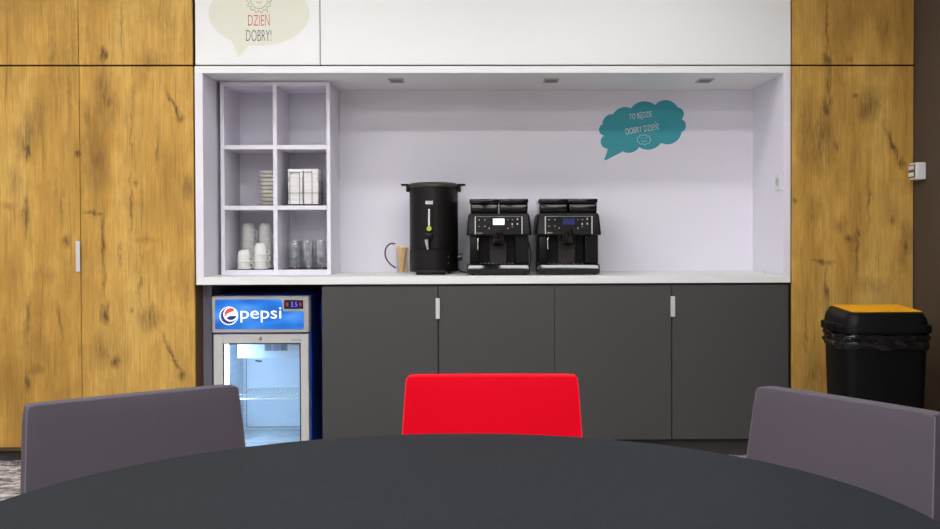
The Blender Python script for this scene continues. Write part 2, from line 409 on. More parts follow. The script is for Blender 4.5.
obj('door', door(B(), xl1-.0004, xl2-.001, ZS+.003, ZC-.012), 'rustic_oak', t)
# a further run of oak to the left wall, out of frame
# right-hand oak
xr0, xr1 = X(791.8), XW-.004
t = tag(empty('tall_cupboard', ((xr0+xr1)/2, FY+.3, 0)), 'tall single-door rustic oak cupboard behind the black bin', 'cupboard')
obj('carcass', carcass(xr0+.004, xr1, FY+DT+.001, YB-.02, z446-.02, ZS-.003), 'carcass_dark', t)
obj('door', door(B(), xr0, xr1, z446, ZS-.005), 'rustic_oak', t)
obj('plinth', box(B(), xr0+.004, xr1, FY+.055, FY+.073, .001, z446-.021), 'plinth_dark', t)
t = tag(empty('top_cupboard', ((xr0+xr1)/2, FY+.3, ZS)), 'rustic oak top cupboard in the upper right, next to the dark wall', 'cupboard')
obj('carcass', carcass(xr0+.004, xr1, FY+DT+.001, YB-.02, ZS+.002, ZC-.012), 'carcass_dark', t)
obj('door', door(B(), xr0, xr1, ZS+.003, ZC-.012), 'rustic_oak', t)

# white top cupboards
xw0, xw1, xw2 = X(195.2, py=40), X(320.0, py=40), xr0-.006
t = tag(empty('top_cupboard', ((xw0+xw1)/2, FY+.3, ZS)), 'white top cupboard carrying the pale green speech bubble sticker', 'cupboard')
obj('carcass', carcass(xw0, xw1-.001, FY+DT+.001, YB-.02, ZS+.002, ZC-.012), 'carcass_dark', t)
obj('door', door(B(), xw0, xw1-.0022, ZS+.003, ZC-.012), 'white_laminate', t)
t = tag(empty('top_cupboard', ((xw1+xw2)/2, FY+.3, ZS)), 'wide white top cupboard with one long door above the niche', 'cupboard')
obj('carcass', carcass(xw1+.001, xw2, FY+DT+.001, YB-.02, ZS+.002, ZC-.012), 'carcass_dark', t)
obj('door', door(B(), xw1+.0022, xw2, ZS+.003, ZC-.012), 'white_laminate', t)

# niche surround
xn0, xn1 = X(195.3, py=170), X(790.6, py=170)
xi0, xi1 = X(203.2, py=170), X(783.6, py=170)
ZN1 = Z(66.0)
t = tag(empty('niche_surround', ((xn0+xn1)/2, FY+.3, ZCT)), 'white framed open niche above the worktop between oak cupboards', 'niche')
obj('top_panel', box(B(), xn0, xn1, FY, YBK+.02, ZNT, ZN1, .001, 1), 'white_laminate', t)
obj('side_panel', box(B(), xn0, xi0, FY, YBK, ZCT+.0005, ZNT-.0005, .001, 1), 'niche_laminate', t)
obj('side_panel', box(B(), xi1, xn1, FY, YBK, ZCT+.0005, ZNT-.0005, .001, 1), 'niche_laminate', t)
obj('back_panel', box(B(), xn0, xn1, YBK+.0005, YBK+.018, ZCT+.0005, ZNT-.0005), 'niche_laminate', t)
tag(obj('worktop', box(B(), xn0, xn1, FY, YBK+.05, ZCB, ZCT, .0012, 1), 'white_laminate'), 'long white worktop under the niche, above fridge and dark cupboards', 'worktop')

# recessed spots in the niche ceiling
for i, (px, lab) in enumerate(((396.5, 'small dark rectangular recessed spot in niche ceiling above the black urn'),
                               (551, 'small dark rectangular recessed spot in niche ceiling above the two coffee machines'),
                               (704.5, 'small dark rectangular recessed spot in niche ceiling above and right of the teal cloud'))):
    p = onZ(px, 80.2, ZNT)
    if i == 0:
        s0 = empty('recessed_spotlight', (p.x, p.y, ZNT))
        bm = B(); w, dd, h = .038, .06, .003
        for (a, b_, c, e) in ((-w, w, -dd, -dd+.008), (-w, w, dd-.008, dd), (-w, -w+.008, -dd+.008, dd-.008), (w-.008, w, -dd+.008, dd-.008)):
            box(bm, p.x+a, p.x+b_, p.y+c, p.y+e, ZNT-.0055, ZNT-.0003)
        obj('bezel', bm, 'plastic_grey', s0)
        obj('lens', box(B(), p.x-w+.008, p.x+w-.008, p.y-dd+.008, p.y+dd-.008, ZNT-.004, ZNT-.0003), 'spot_dark', s0)
        sp = s0
    else:
        sp = copy_thing(s0); sp.location = (p.x, p.y, ZNT)
    tag(sp, lab, 'spotlight', 'recessed spotlights in the niche ceiling')

# charcoal base cupboards
bx = [X(322.2, py=360), X(438.3, py=360), X(554.8, py=360), X(671.8, py=360), X(788.4, py=360)]
zd0, zd1 = Z(440.6), ZCB-.012
for k, lab in ((0, 'charcoal base cupboard with two doors right beside the drinks fridge'), (2, 'charcoal base cupboard with two doors next to the right-hand oak cupboard')):
    a, m_, c = bx[k], bx[k+1], bx[k+2]
    t = tag(empty('base_cupboard', ((a+c)/2, FY+.3, 0)), lab, 'cupboard', 'charcoal base cupboards')
    obj('carcass', carcass(a+.0006, c-.0006, FY+DT+.001, YBK+.03, zd0-.01, ZCB-.001), 'carcass_dark', t)
    d = obj('door', door(B(), a+.0004, m_-.002, zd0, zd1), 'charcoal_laminate', t)
    px = (438, 672.6)[k//2]
    obj('handle', pull(X(px-2.2, py=306), X(px+2.0, py=306), onY(px, 318.5-k, FY).z, onY(px, 298-k, FY).z), 'satin_steel', d, label='short satin steel edge pull')
    obj('door', door(B(), m_+.002, c-.0008, zd0, zd1), 'charcoal_laminate', t)
    obj('plinth', box(B(), a+.001, c-.001, FY+.055, FY+.073, .001, zd0-.011), 'plinth_dark', t)
tag(obj('filler_strip', box(B(), bx[4]+.001, xr0-.002, FY+.03, FY+.05, .001, ZCB-.002), 'carcass_dark'), 'narrow black filler strip between charcoal cupboard and right-hand oak', 'filler')
tag(obj('end_panel', box(B(), xl2-.004, X(212.0, FY+.16, 340), FY+.16, YB-.005, .001, ZCB-.002), 'lining_grey'), 'dark grey end panel left of the drinks fridge under the worktop', 'panel')

# ------------------------------------------------------------------ cubby shelf
CYF = 5.245
cx = [X(v, CYF, 180) for v in (220.6, 224.4, 273.2, 277.2, 326.6, 330.4)]
zt = [onY(275, v, CYF).z for v in (80.6, 85.4, 145.0, 149.2, 205.6, 209.8, 269.9)]
zt0 = ZNT-.004
CYB = YBK-.0005
t = tag(empty('cubby_shelf', ((cx[0]+cx[5])/2, 5.4, ZCT)), 'white six-compartment cubby shelf standing in the left end of niche', 'shelf unit')
for a, c in ((cx[0], cx[1]), (cx[2], cx[3]), (cx[4], cx[5])):
    obj('side_panel' if a != cx[2] else 'divider', box(B(), a, c, CYF, CYB-.006, ZCT+.001, zt0, .0008, 1), 'niche_laminate', t)
for a, c in ((cx[1]+.0004, cx[2]-.0004), (cx[3]+.0004, cx[4]-.0004)):
    for z0, z1, nm in ((zt[1], zt0, 'top_panel'), (zt[3], zt[2], 'shelf'), (zt[5], zt[4], 'shelf'), (ZCT+.001, zt[6], 'bottom_panel')):
        obj(nm, box(B(), a, c, CYF+.001, CYB-.006, z0, z1, .0008, 1), 'niche_laminate', t)
obj('back_panel', box(B(), cx[0], cx[5], CYB-.0055, CYB, ZCT+.001, zt0), 'niche_laminate', t)
SB = {'lm': zt[4], 'rm': zt[4], 'lb': zt[6], 'rb': zt[6]}
SB['lm'] = SB['rm'] = onY(275, 205.6, CYF).z
LIN = .003
for nm, a, c, zz in (('left middle', cx[1], cx[2], SB['lm']), ('right middle', cx[3], cx[4], SB['rm']), ('lower left', cx[1], cx[2], SB['lb']), ('lower right', cx[3], cx[4], SB['rb'])):
    what = {'left middle': 'under the stack of saucers', 'right middle': 'under the basket of white napkins', 'lower left': 'under the white coffee cups', 'lower right': 'under the glass tumblers'}[nm]
    tag(obj('shelf_liner', box(B(), a+.014, c-.012, CYF+.03, CYB-.04, zz+.0003, zz+LIN), 'liner_black'), 'thin black shelf mat '+what, 'mat', 'black shelf mats')

# saucers
def cell(px, Y, py): return onY(px, py, Y)
prof = [(0,0), (.045,0), (.054,.002), (.066,.006), (.0735,.0172), (.0745,.0186), (.0738,.0196), (.072,.0196), (.0705,.0175), (.062,.0085), (.05,.005), (0,.0045)]
sx = X(259.3, 5.42, 190)+.0540; sy = 5.43
n_s = 9; pitch = .0205
for i in range(n_s):
    if i == 0: s0 = s = obj('saucer', lathe(B(), [(r*.73, z) for r, z in prof], 0,0,0, 48), 'cream_ware', smooth=True, local=True)
    else: s = copy_thing(s0)
    s.location = (sx+random.uniform(-.002,.002), sy+random.uniform(-.002,.002), SB['lm']+LIN+.0005+i*pitch)
    words = ['bottom', 'second', 'third', 'fourth', 'fifth', 'sixth', 'seventh', 'eighth', 'top']
    tag(s, 'cream saucer, %s of the stack beside the cubby divider' % (words[i] if i in (0, 8) else words[i]+' from the bottom'), 'saucer', 'stacked cream saucers')

# napkins in a wire basket
nz0 = SB['rm']+LIN+.0045
pL, pR = onY(288.5, 200, 5.30), onY(318.5, 200, 5.30)
nx0, nx1, ny0, ny1 = pL.x, pR.x, 5.285, 5.43
ztop = onY(303, 169.0, 5.29).z
NN = 8; th = (ztop-nz0)/NN
for side in (0, 1):
    for i in range(NN):
        bm = B(); h = th*.985
        xa = nx0 if side == 0 else (nx0+nx1)/2+.0005; xb = (nx0+nx1)/2-.0005 if side == 0 else nx1
        j = lambda: random.uniform(-.0045, .0045)
        # a folded napkin: rounded fold at the front, leaves behind
        box(bm, xa+abs(j()), xb-abs(j()), ny0+abs(j()), ny1, nz0+i*th+.0001, nz0+i*th+th*.994, .0016, 2)
        o = obj('napkin', bm, 'napkin_paper', smooth=True)
        w = ['bottom', 'second', 'third', 'fourth', 'fifth', 'sixth', 'seventh', 'top'][i]
        tag(o, 'white folded napkin, %s, in the %s pile of the wire basket' % (w if i in (0, 7) else w+' from the bottom', ('left', 'right')[side]), 'napkin', 'napkins in the wire basket')
t = tag(empty('wire_basket', ((nx0+nx1)/2, (ny0+ny1)/2, SB['rm'])), 'dark wire basket holding white napkins in the middle right cubby', 'basket')
bm = B(); r = .0013; zb = SB['rm']+LIN+.002; bx0, bx1, by0, by1 = nx0-.004, nx1+.004, ny0-.0035, ny1+.004
for x in (nx0+.004, nx0+.05, nx0+.072, nx0+.108): pass
loops = [(onY(290, 190, by0).x, onY(299.5, 190, by0).x, 172.5), (onY(303.2, 190, by0).x, onY(312, 190, by0).x, 172.2)]
for (a, c, py) in loops:
    zz = onY(300, py, by0).z
    tube(bm, smooth_path([(a, by0, zb), (a, by0, zz-.01), (a+.006, by0, zz), (c-.006, by0, zz), (c, by0, zz-.01), (c, by0, zb)], 5), r, 6)
    tube(bm, smooth_path([(a, by1, zb), (a, by1, zz-.01), (a+.006, by1, zz), (c-.006, by1, zz), (c, by1, zz-.01), (c, by1, zb)], 5), r, 6)
zm = onY(303, 193, by0).z
for zz in (zb, zm):
    tube(bm, [(bx0, by0, zz), (bx1, by0, zz), (bx1, by1, zz), (bx0, by1, zz), (bx0, by0, zz)], r, 6)
for x in (bx0, bx1):
    for y in (by0+.03, (by0+by1)/2, by1-.03): tube(bm, [(x, y, zb), (x, y, onY(303, 180, by0).z)], r, 6)
for x in (bx0+.03, (bx0+bx1)/2, bx1-.03): tube(bm, [(x, by0, zb), (x, by1, zb)], r, 6)
obj('wire_frame', bm, 'wire_dark', t, smooth=True)

# cups, upside down
def cup_bm():
    H = .064
    pr = [(0,0), (.025,0), (.0275,.002), (.034,.007), (.039,.016), (.0415,.03), (.0422,.05), (.0420,.0575), (.0472,.0598), (.0478,.062), (.0472,.064), (.0445,.064), (.0398,.055), (.0395,.03), (.036,.017), (.03,.0095), (.02,.006), (0,.006)]
    pr = [(r*.79, H-z) for r, z in pr]
    return lathe(B(), pr, 0, 0, 0, 36)
def cup_handle():
    pts = [(.0328,0,.0085), (.041,0,.0055), (.050,0,.009), (.052,0,.018), (.046,0,.0275), (.0318,0,.0295)]
    return tube(B(), smooth_path(pts, 5),  .0026, 8)
proto = empty('coffee_cup', (0,0,0)); ORG[proto.name] = Vector((0,0,0))
obj('body', cup_bm(), 'porcelain', proto, smooth=True, local=True); obj('handle', cup_handle(), 'porcelain', proto, smooth=True, local=True)
zc = SB['lb']+LIN+.0005
stacks = [(245.2, 5.33, 2, 'front left stack of two'), (261.8, 5.33, 3, 'front stack of three near the divider'),
          (249.8, 5.47, 6, 'tall rear stack at left'), (266.5, 5.47, 6, 'tall rear stack beside the divider')]
first = True
for (px, Y, n, lab) in stacks:
    p = onY(px-1.0, 262, Y)
    for i in range(n):
        c = proto if first else copy_thing(proto); first = False
        c.location = (p.x, Y, zc+i*.0345); c.rotation_euler = (0, 0, R(-16+random.uniform(-6, 6)))
        w = ['bottom', 'second', 'third', 'fourth', 'fifth', 'sixth'][i]
        pos = 'bottom' if i == 0 else ('top' if i == n-1 else w+' from the bottom')
        tag(c, 'upturned white cup, %s of the %s' % (pos, lab), 'cup', 'stacked white coffee cups')

# tumblers
def tum():
    pr = [(0,0), (.025,0), (.0265,.002), (.031,.05), (.0325,.098), (.033,.1), (.0315,.1), (.0305,.098), (.029,.05), (.0248,.014), (0,.012)]
    return lathe(B(), [(r*.9, z) for r, z in pr], 0, 0, 0, 28)
zg = SB['rb']+LIN+.0005; first = True
for row, (Y, pxs) in enumerate(((5.36, (296.5, 309.3, 322.2)), (5.47, (294.8, 307.0, 319.2)))):
    for k, px in enumerate(pxs):
        p = onY(px-1.5, 262, Y)
        for lev in range(2):
            if first: g0 = g = obj('glass_tumbler', tum(), 'tumbler_glass', smooth=True, local=True); first = False
            else: g = copy_thing(g0)
            g.location = (p.x, Y, zg+lev*.045)
            tag(g, '%s glass tumbler of the %s nested pair in the cubby, %s row' % (('lower', 'upper')[lev], ('left', 'middle', 'right')[k], ('front', 'rear')[row]), 'glass', 'nested glass tumblers')

# ------------------------------------------------------------------ stickers
def pt(px, py, Y): p = onY(px, py, Y); return (p.x, p.z)
YS = FY-.0003
t = tag(empty('speech_bubble_sticker', (X(258), YS, Z(45))), 'pale green oval speech bubble sticker with red and grey greeting, on white top cupboard', 'sticker')
out = []
for k in range(49):
    a = R(-112)+ (2*PI-R(24))*k/48     # from right of the tail round to left of the tail
    out.append(pt(259+50.3*math.cos(a), 13-(32.8*math.sin(a)), FY))
out.append(pt(239, 57, FY)); out.append(pt(248.5, 46.2, FY))
outl = []
for k in range(0, 60):
    a = -PI/2+R(-8)+0
poly = []
# clockwise in picture from right of tail
for k in range(61):
    a = R(-101)+R(338)*k/60
    poly.append(pt(259+50.3*math.cos(a), 13.2-32.6*math.sin(a), FY))
poly.append(pt(238.6, 57.2, FY))
obj('bubble', prism(B(), poly, YS-.0006, YS), 'sticker_sage', t)
text('lettering', 'DZIEŃ', pt(258.9, 18.3, FY), X(269.6)-X(248.2), Z(11.2)-Z(25.8), YS-.0007, 'print_red', t, bold=-.012, label='red hand-drawn lettering')
text('lettering', 'DOBRY!', pt(258.8, 35.5, FY), X(271.4)-X(246.2), Z(30.0)-Z(41.1), YS-.0007, 'print_grey', t, bold=-.012, label='dark grey hand-drawn lettering')
bm = B(); c0 = (259.0, 0.4); ys = YS-.0012
def loop(bm, f, n, r=.0013, closed=True, Y=FY, ys=ys):
    pts = [Vector((pt(*f(2*PI*k/n), Y)[0], ys, pt(*f(2*PI*k/n), Y)[1])) for k in range(n+1)]
    tube(bm, pts, r, 5)
loop(bm, lambda a: (c0[0]+8.3*math.cos(a), c0[1]-8.3*math.sin(a)), 40)
loop(bm, lambda a: (c0[0]+(11.4+1.2*math.cos(14*a))*math.cos(a), c0[1]-(11.4+1.2*math.cos(14*a))*math.sin(a)), 140)
obj('sun_drawing', bm, 'print_olive', t, label='grey-green outline drawing of a smiling sun')
bm = B()
tube(bm, [(pt(v, w, FY)[0], ys, pt(v, w, FY)[1]) for v, w in ((256.6, 1.6), (257.6, 2.7), (259, 3.1), (260.4, 2.7), (261.4, 1.6))], .0013, 5)
for v in (255.2, 262.4): tube(bm, [(pt(v-.8, -1, FY)[0], ys, pt(v, -1, FY)[1]), (pt(v+.8, -.2, FY)[0], ys, pt(v, -.2, FY)[1])], .0013, 5)
obj('sun_face', bm, 'print_red', t)

YT = YBK-.0003
def zq(x, y): return (590+x/6.61, 90+y/6.61)
def arc3(a, m_, c, n=9):
    ax, ay = a; bx_, by_ = m_; cx_, cy_ = c
    dd = 2*(ax*(by_-cy_)+bx_*(cy_-ay)+cx_*(ay-by_))
    ux = ((ax*ax+ay*ay)*(by_-cy_)+(bx_*bx_+by_*by_)*(cy_-ay)+(cx_*cx_+cy_*cy_)*(ay-by_))/dd
    uy = ((ax*ax+ay*ay)*(cx_-bx_)+(bx_*bx_+by_*by_)*(ax-cx_)+(cx_*cx_+cy_*cy_)*(bx_-ax))/dd
    r = math.hypot(ax-ux, ay-uy); a0 = math.atan2(ay-uy, ax-ux); a1 = math.atan2(by_-uy, bx_-ux); a2 = math.atan2(cy_-uy, cx_-ux)
    def fwd(p, q): return (q-p) % (2*PI)
    if fwd(a0, a1) <= fwd(a0, a2): tot = fwd(a0, a2)
    else: tot = -((a0-a2) % (2*PI))
    return [(ux+r*math.cos(a0+tot*k/n), uy+r*math.sin(a0+tot*k/n)) for k in range(n)]
segs = [((82,228),(95,185),(152,160)), ((152,160),(200,118),(270,120)), ((270,120),(350,75),(430,98)), ((430,98),(510,68),(580,115)),
        ((580,115),(620,150),(606,192)), ((606,192),(634,232),(606,278)), ((606,278),(575,335),(470,350)), ((470,350),(400,393),(325,378)), ((325,378),(265,415),(218,406))]
poly = []
for s in segs: poly += arc3(*s)
poly += [(218,406), (185,424), (150,440), (118,458), (92,466), (105,432), (118,388)]
for s in (((118,388),(70,345),(95,300)), ((95,300),(58,265),(82,228))): poly += arc3(*s)
t = tag(empty('cloud_sticker', (X(643, YT, 130), YT, Z(150, YT))), 'teal cloud-shaped speech bubble sticker with pale lettering on the niche back', 'sticker')
obj('bubble', prism(B(), [pt(*zq(*p), YBK) for p in poly], YT-.0006, YT), 'sticker_teal', t)
pxm = 5.58/F
text('lettering', 'TO BĘDZIE', pt(*zq(334,172), YBK), 152/6.61*pxm, 50/6.61*pxm, YT-.0007, 'print_pale', t, rot=R(8), bold=.004, label='pale hand-drawn lettering, upper line')
text('lettering', 'DOBRY DZIEŃ!', pt(*zq(344,250), YBK), 222/6.61*pxm, 56/6.61*pxm, YT-.0007, 'print_pale', t, rot=R(9), bold=.004, label='pale hand-drawn lettering, lower line')
bm = B(); yc = YT-.0012
loop(bm, lambda a: zq(356+(44+4*math.cos(9*a))*math.cos(a), 328-(31+3.5*math.cos(9*a))*math.sin(a)), 90, .0012, Y=YBK, ys=yc)
for (a, c) in (((338,322),(346,318)), ((366,318),(374,315))):
    tube(bm, [(pt(*zq(*a), YBK)[0], yc, pt(*zq(*a), YBK)[1]), (pt(*zq(*c), YBK)[0], yc, pt(*zq(*c), YBK)[1])], .0012, 5)
tube(bm, [(pt(*zq(*a), YBK)[0], yc, pt(*zq(*a), YBK)[1]) for a in ((340,335),(350,342),(362,341),(372,333))], .0012, 5)
obj('cloud_drawing', bm, 'print_pale', t, label='pale outline drawing of a smiling cloud')

# ------------------------------------------------------------------ socket and switch
p = onX(779.6, 182, xi1)
t = tag(empty('wall_socket', (xi1, p.y, p.z)), 'white socket on the right inner side of the niche', 'socket')
obj('plate', box(B(), xi1-.011, xi1-.0004, p.y-.041, p.y+.041, p.z-.041, p.z+.041, .003), 'plastic_white', t)
bm = B(); lathe(bm, [(0,0), (.02,0), (.02,.004), (.017,.004), (.016,.001), (0,.001)], 0,0,0, 24, Matrix.Translation((xi1-.0112, p.y, p.z)) @ Matrix.Rotation(-PI/2, 4, 'Y'))
obj('outlet', bm, 'plastic_grey', t)
p = onX(926.3, 172, XW); hw = .043; zc_ = onX(920, 171.6, XW).z; yc_ = p.y+hw
t = tag(empty('light_switch', (XW, yc_, zc_)), 'white surface-mounted double rocker switch on the dark right wall', 'switch')
obj('housing', box(B(), XW-.048, XW-.0005, yc_-hw, yc_+hw, zc_-.041, zc_+.041, .005), 'plastic_white', t)
obj('rocker_frame', box(B(), XW-.0525, XW-.0483, yc_-.033, yc_+.033, zc_-.031, zc_+.031, .001, 1), 'switch_dark', t)
for dz in (-.0165, .0165): obj('rocker', box(B(), XW-.058, XW-.0527, yc_-.027, yc_+.027, zc_+dz-.0095, zc_+dz+.0095, .0015, 1), 'plastic_white', t)
p = onZ(771, 272.6, ZCT)
tag(obj('paper_slip', box(B(), X(763.5, 5.36, 272), X(778, 5.2, 272), 5.32, 5.345, ZCT+.0004, ZCT+.0035), 'slip_pink'), 'thin pinkish slip lying on the worktop at the niche right end', 'paper')

# ------------------------------------------------------------------ urn
UY = 5.37
ux = X((409.6+458.2)/2, UY, 230); ur = (X(458.2, UY, 230)-X(409.6, UY, 230))/2
zu = ZCT
zrim = onY(434, 187.0, UY-ur).z; zs = onY(434, 249.2, UY-ur).z; zbt = onY(434, 272.2, UY-ur).z
t = tag(empty('water_urn', (ux, UY, zu)), 'tall black hot drinks urn with a front tap on the worktop', 'urn')
obj('base', lathe(B(), [(0,zbt-zu), (ur-.004,zbt-zu), (ur,zbt-zu+.004), (ur,zs-zu-.001), (ur-.002,zs-zu), (0,zs-zu)], ux, UY, zu, 64), 'urn_black', t, smooth=True)
obj('tank', lathe(B(), [(0,zs-zu+.0005), (ur-.003,zs-zu+.0005), (ur-.0008,zs-zu+.003), (ur-.0008,zrim-zu), (0,zrim-zu)], ux, UY, zu, 64), 'urn_black', t, smooth=True)
zl = zrim-zu
obj('lid', lathe(B(), [(0,zl+.0005), (ur+.001,zl+.0005), (ur+.004,zl+.004), (ur+.004,zl+.013), (ur+.001,zl+.02), (ur-.008,zl+.025), (ur-.03,zl+.028), (.03,zl+.029), (0,zl+.029)], ux, UY, zu, 64), 'urn_rim', t, smooth=True)
for a, c in ((.08,.03), (-.08,.03), (0,-.09)):
    obj('foot', lathe(B(), [(0,zbt-zu-.0005), (.012,zbt-zu-.0005), (.011,.0006), (0,.0006)], ux+a, UY+c, zu, 16), 'black_plastic', t, smooth=True)
for s in (-1, 1):
    bm = B(); zh = onY(434, 185.0, UY).z
    xa = ux+s*(ur-.0005); tip = X(401.4 if s < 0 else 465.4, UY, 185)
    lo, hi = sorted((xa, tip)); box(bm, lo, hi, UY-.04, UY+.04, zh-.005, zh+.005, .004)
    lo, hi = sorted((xa, xa+s*.016)); box(bm, lo, hi, UY-.03, UY+.03, onY(434, 192, UY).z, zh-.004, .004)
    obj('handle', bm, 'black_plastic', t, smooth=True)
yf = UY-ur
xg = X(429.3, yf, 230)
yg = UY-math.sqrt(ur*ur-(xg-ux)**2)
obj('badge', box(B(), X(425.4, yf), X(433.4, yf), yg-.004, yg+.004, Z(204.6, yf, 430), Z(200.8, yf, 430), .002), 'chrome', t, label='small chrome badge')
g = obj('sight_gauge', box(B(), X(426.8, yf), X(432.2, yf), yg-.012, yg+.004, Z(230.5, yf, 430), Z(207.3, yf, 430), .003), 'black_gloss', t)
obj('level_tube', tube(B(), [(xg, yg-.0135, Z(227, yf, 430)), (xg, yg-.0135, Z(209, yf, 430))], .0048, 12), 'gauge_white', g, smooth=True, label='white sight tube')
zy = Z(228.6, yf, 430)
bm = B(); lathe(bm, [(0,0), (.0125,0), (.0125,.0012), (0,.0012)], 0,0,0, 28, Matrix.Translation((xg, yg-.019, zy)) @ Matrix.Rotation(PI/2, 4, 'X'))
st = obj('warning_label', bm, 'label_lime', t, label='round lime-yellow label')
bm = B(); tube(bm, [(xg-.005, yg-.0208, zy-.003), (xg+.001, yg-.0208, zy+.005), (xg+.005, yg-.0208, zy-.001)], .0014, 5); obj('symbol', bm, 'label_dark', st)
tp = obj('tap', box(B(), X(425.2, yf), X(432.6, yf), yg-.035, yg+.004, Z(239.5, yf, 430), Z(233.2, yf, 430), .005), 'black_plastic', t, smooth=True)
bm = B(); tube(bm, [(X(427.4, yf), yg-.03, Z(239.6, yf, 430)), (X(427.7, yf), yg-.032, Z(244, yf, 430)), (X(428.5, yf), yg-.032, Z(249.4, yf, 430))], [.015, .011, .0068], 16)
obj('spout', bm, 'chrome', tp, smooth=True, label='chrome spout')
bm = B(); z0 = ZCT
box(bm, X(416.2, yf-.06, 270), X(445.2, yf-.06, 270), yf-.075, yf+.012, z0+.0008, z0+.02, .004)
dt = obj('drip_tray', bm, 'black_plastic', t, smooth=True)
bm = B()
for k in range(6): box(bm, X(418, yf-.06, 270), X(443.4, yf-.06, 270), yf-.066+k*.011, yf-.061+k*.011, z0+.0202, z0+.022)
obj('grate', bm, 'urn_rim', dt)
for py in (257.0, 263.0):
    xb = X(448.3, yf, py); yb = UY-math.sqrt(ur*ur-(xb-ux)**2)
    bm = B(); lathe(bm, [(0,0), (.005,0), (.005,.004), (.003,.006), (0,.006)], 0,0,0, 16, Matrix.Translation((xb, yb-.0003, onY(448, py, yf).z)) @ Matrix.Rotation(PI/2, 4, 'X'))
    obj('button', bm, 'urn_rim', t, smooth=True)
bm = B(); zk = onY(460, 257, UY).z
lathe(bm, [(0,0), (.012,0), (.012,.008), (.018,.008), (.0185,.022), (.015,.024), (0,.024)], 0,0,0, 24, Matrix.Translation((ux+ur*.985, UY-.03, zk)) @ Matrix.Rotation(PI/2, 4, 'Y'))
obj('thermostat_knob', bm, 'black_gloss', t, smooth=True)
pc = [onY(458.5, 267.5, UY), onY(462, 268.2, UY), onY(466, 268.6, UY+.03), onY(471, 268.2, UY+.1)]
obj('power_cord', tube(B(), smooth_path([(ux+ur-.002, UY, ZCT+.02), (ux+ur+.02, UY+.01, ZCT+.008), (ux+ur+.05, UY+.07, ZCT+.0045), (ux+ur+.06, UY+.16, ZCT+.0045)], 6), .0035, 8), 'cord_black', t, smooth=True)

# ------------------------------------------------------------------ jug of stirrers
JY = 5.42
jx = X(402.6, JY, 260); jr = .033
t = tag(empty('glass_jug', (jx, JY, ZCT)), 'clear glass jug with a black loop handle left of the urn', 'jug')
jh = onY(400, 247.5, JY).z-ZCT
obj('vessel', lathe(B(), [(0,.0006), (jr-.004,.0006), (jr,.004), (jr+.001,jh*.6), (jr+.003,jh), (jr+.0018,jh), (jr-.001,jh*.6), (jr-.002,.008), (0,.006)], jx, JY, ZCT, 32), 'jug_glass', t, smooth=True)
hp = [onY(*q, JY) for q in ((395.6, 243.8), (391, 243.6), (387.2, 246.5), (385.3, 252), (386.4, 258.5), (391, 264.5), (396.0, 268.0))]
hp = [Vector((v.x, JY-.01, v.z)) for v in hp]
hp[0].x = jx-jr-.0035; hp[-1].x = jx-jr-.0015
hp[-1].z = max(hp[-1].z, ZCT+.012)
bm = B(); tube(bm, smooth_path(hp, 6), .0038, 8)
obj('handle', bm, 'cord_black', t, smooth=True, label='thin black loop handle')
first = True; k = 0
for a in range(11):
    ang = 2*PI*a/11+.2; rr = (.010 if a % 2 else .016)
    bx_, by_ = jx+rr*math.cos(ang)*.8, JY+rr*math.sin(ang)*.8
    tx, ty = jx+.0270*math.cos(ang+1.2), JY+.0270*math.sin(ang+1.2)
    L_ = .132+random.uniform(-.008, .008)
    if first: s0 = s = obj('wooden_stirrer', box(B(), -.0032, .0032, -.0008, .0008, 0, .135, .0006, 1), 'birch', local=True); first = False
    else: s = copy_thing(s0)
    dv = Vector((tx-bx_, ty-by_, L_)).normalized()
    s.rotation_mode = 'XYZ'
    s.rotation_euler = (dv.to_track_quat('Z', 'Y').to_matrix().to_4x4() @ Matrix.Rotation(random.uniform(-1.2, 1.2), 4, 'Z')).to_euler()
    s.location = (bx_, by_, ZCT+.0085); s.scale = (1.7, 1.2, L_/.135)
    tag(s, 'pale wooden stirring stick standing in the glass jug beside the urn', 'stirrer', 'wooden stirrers in the glass jug')

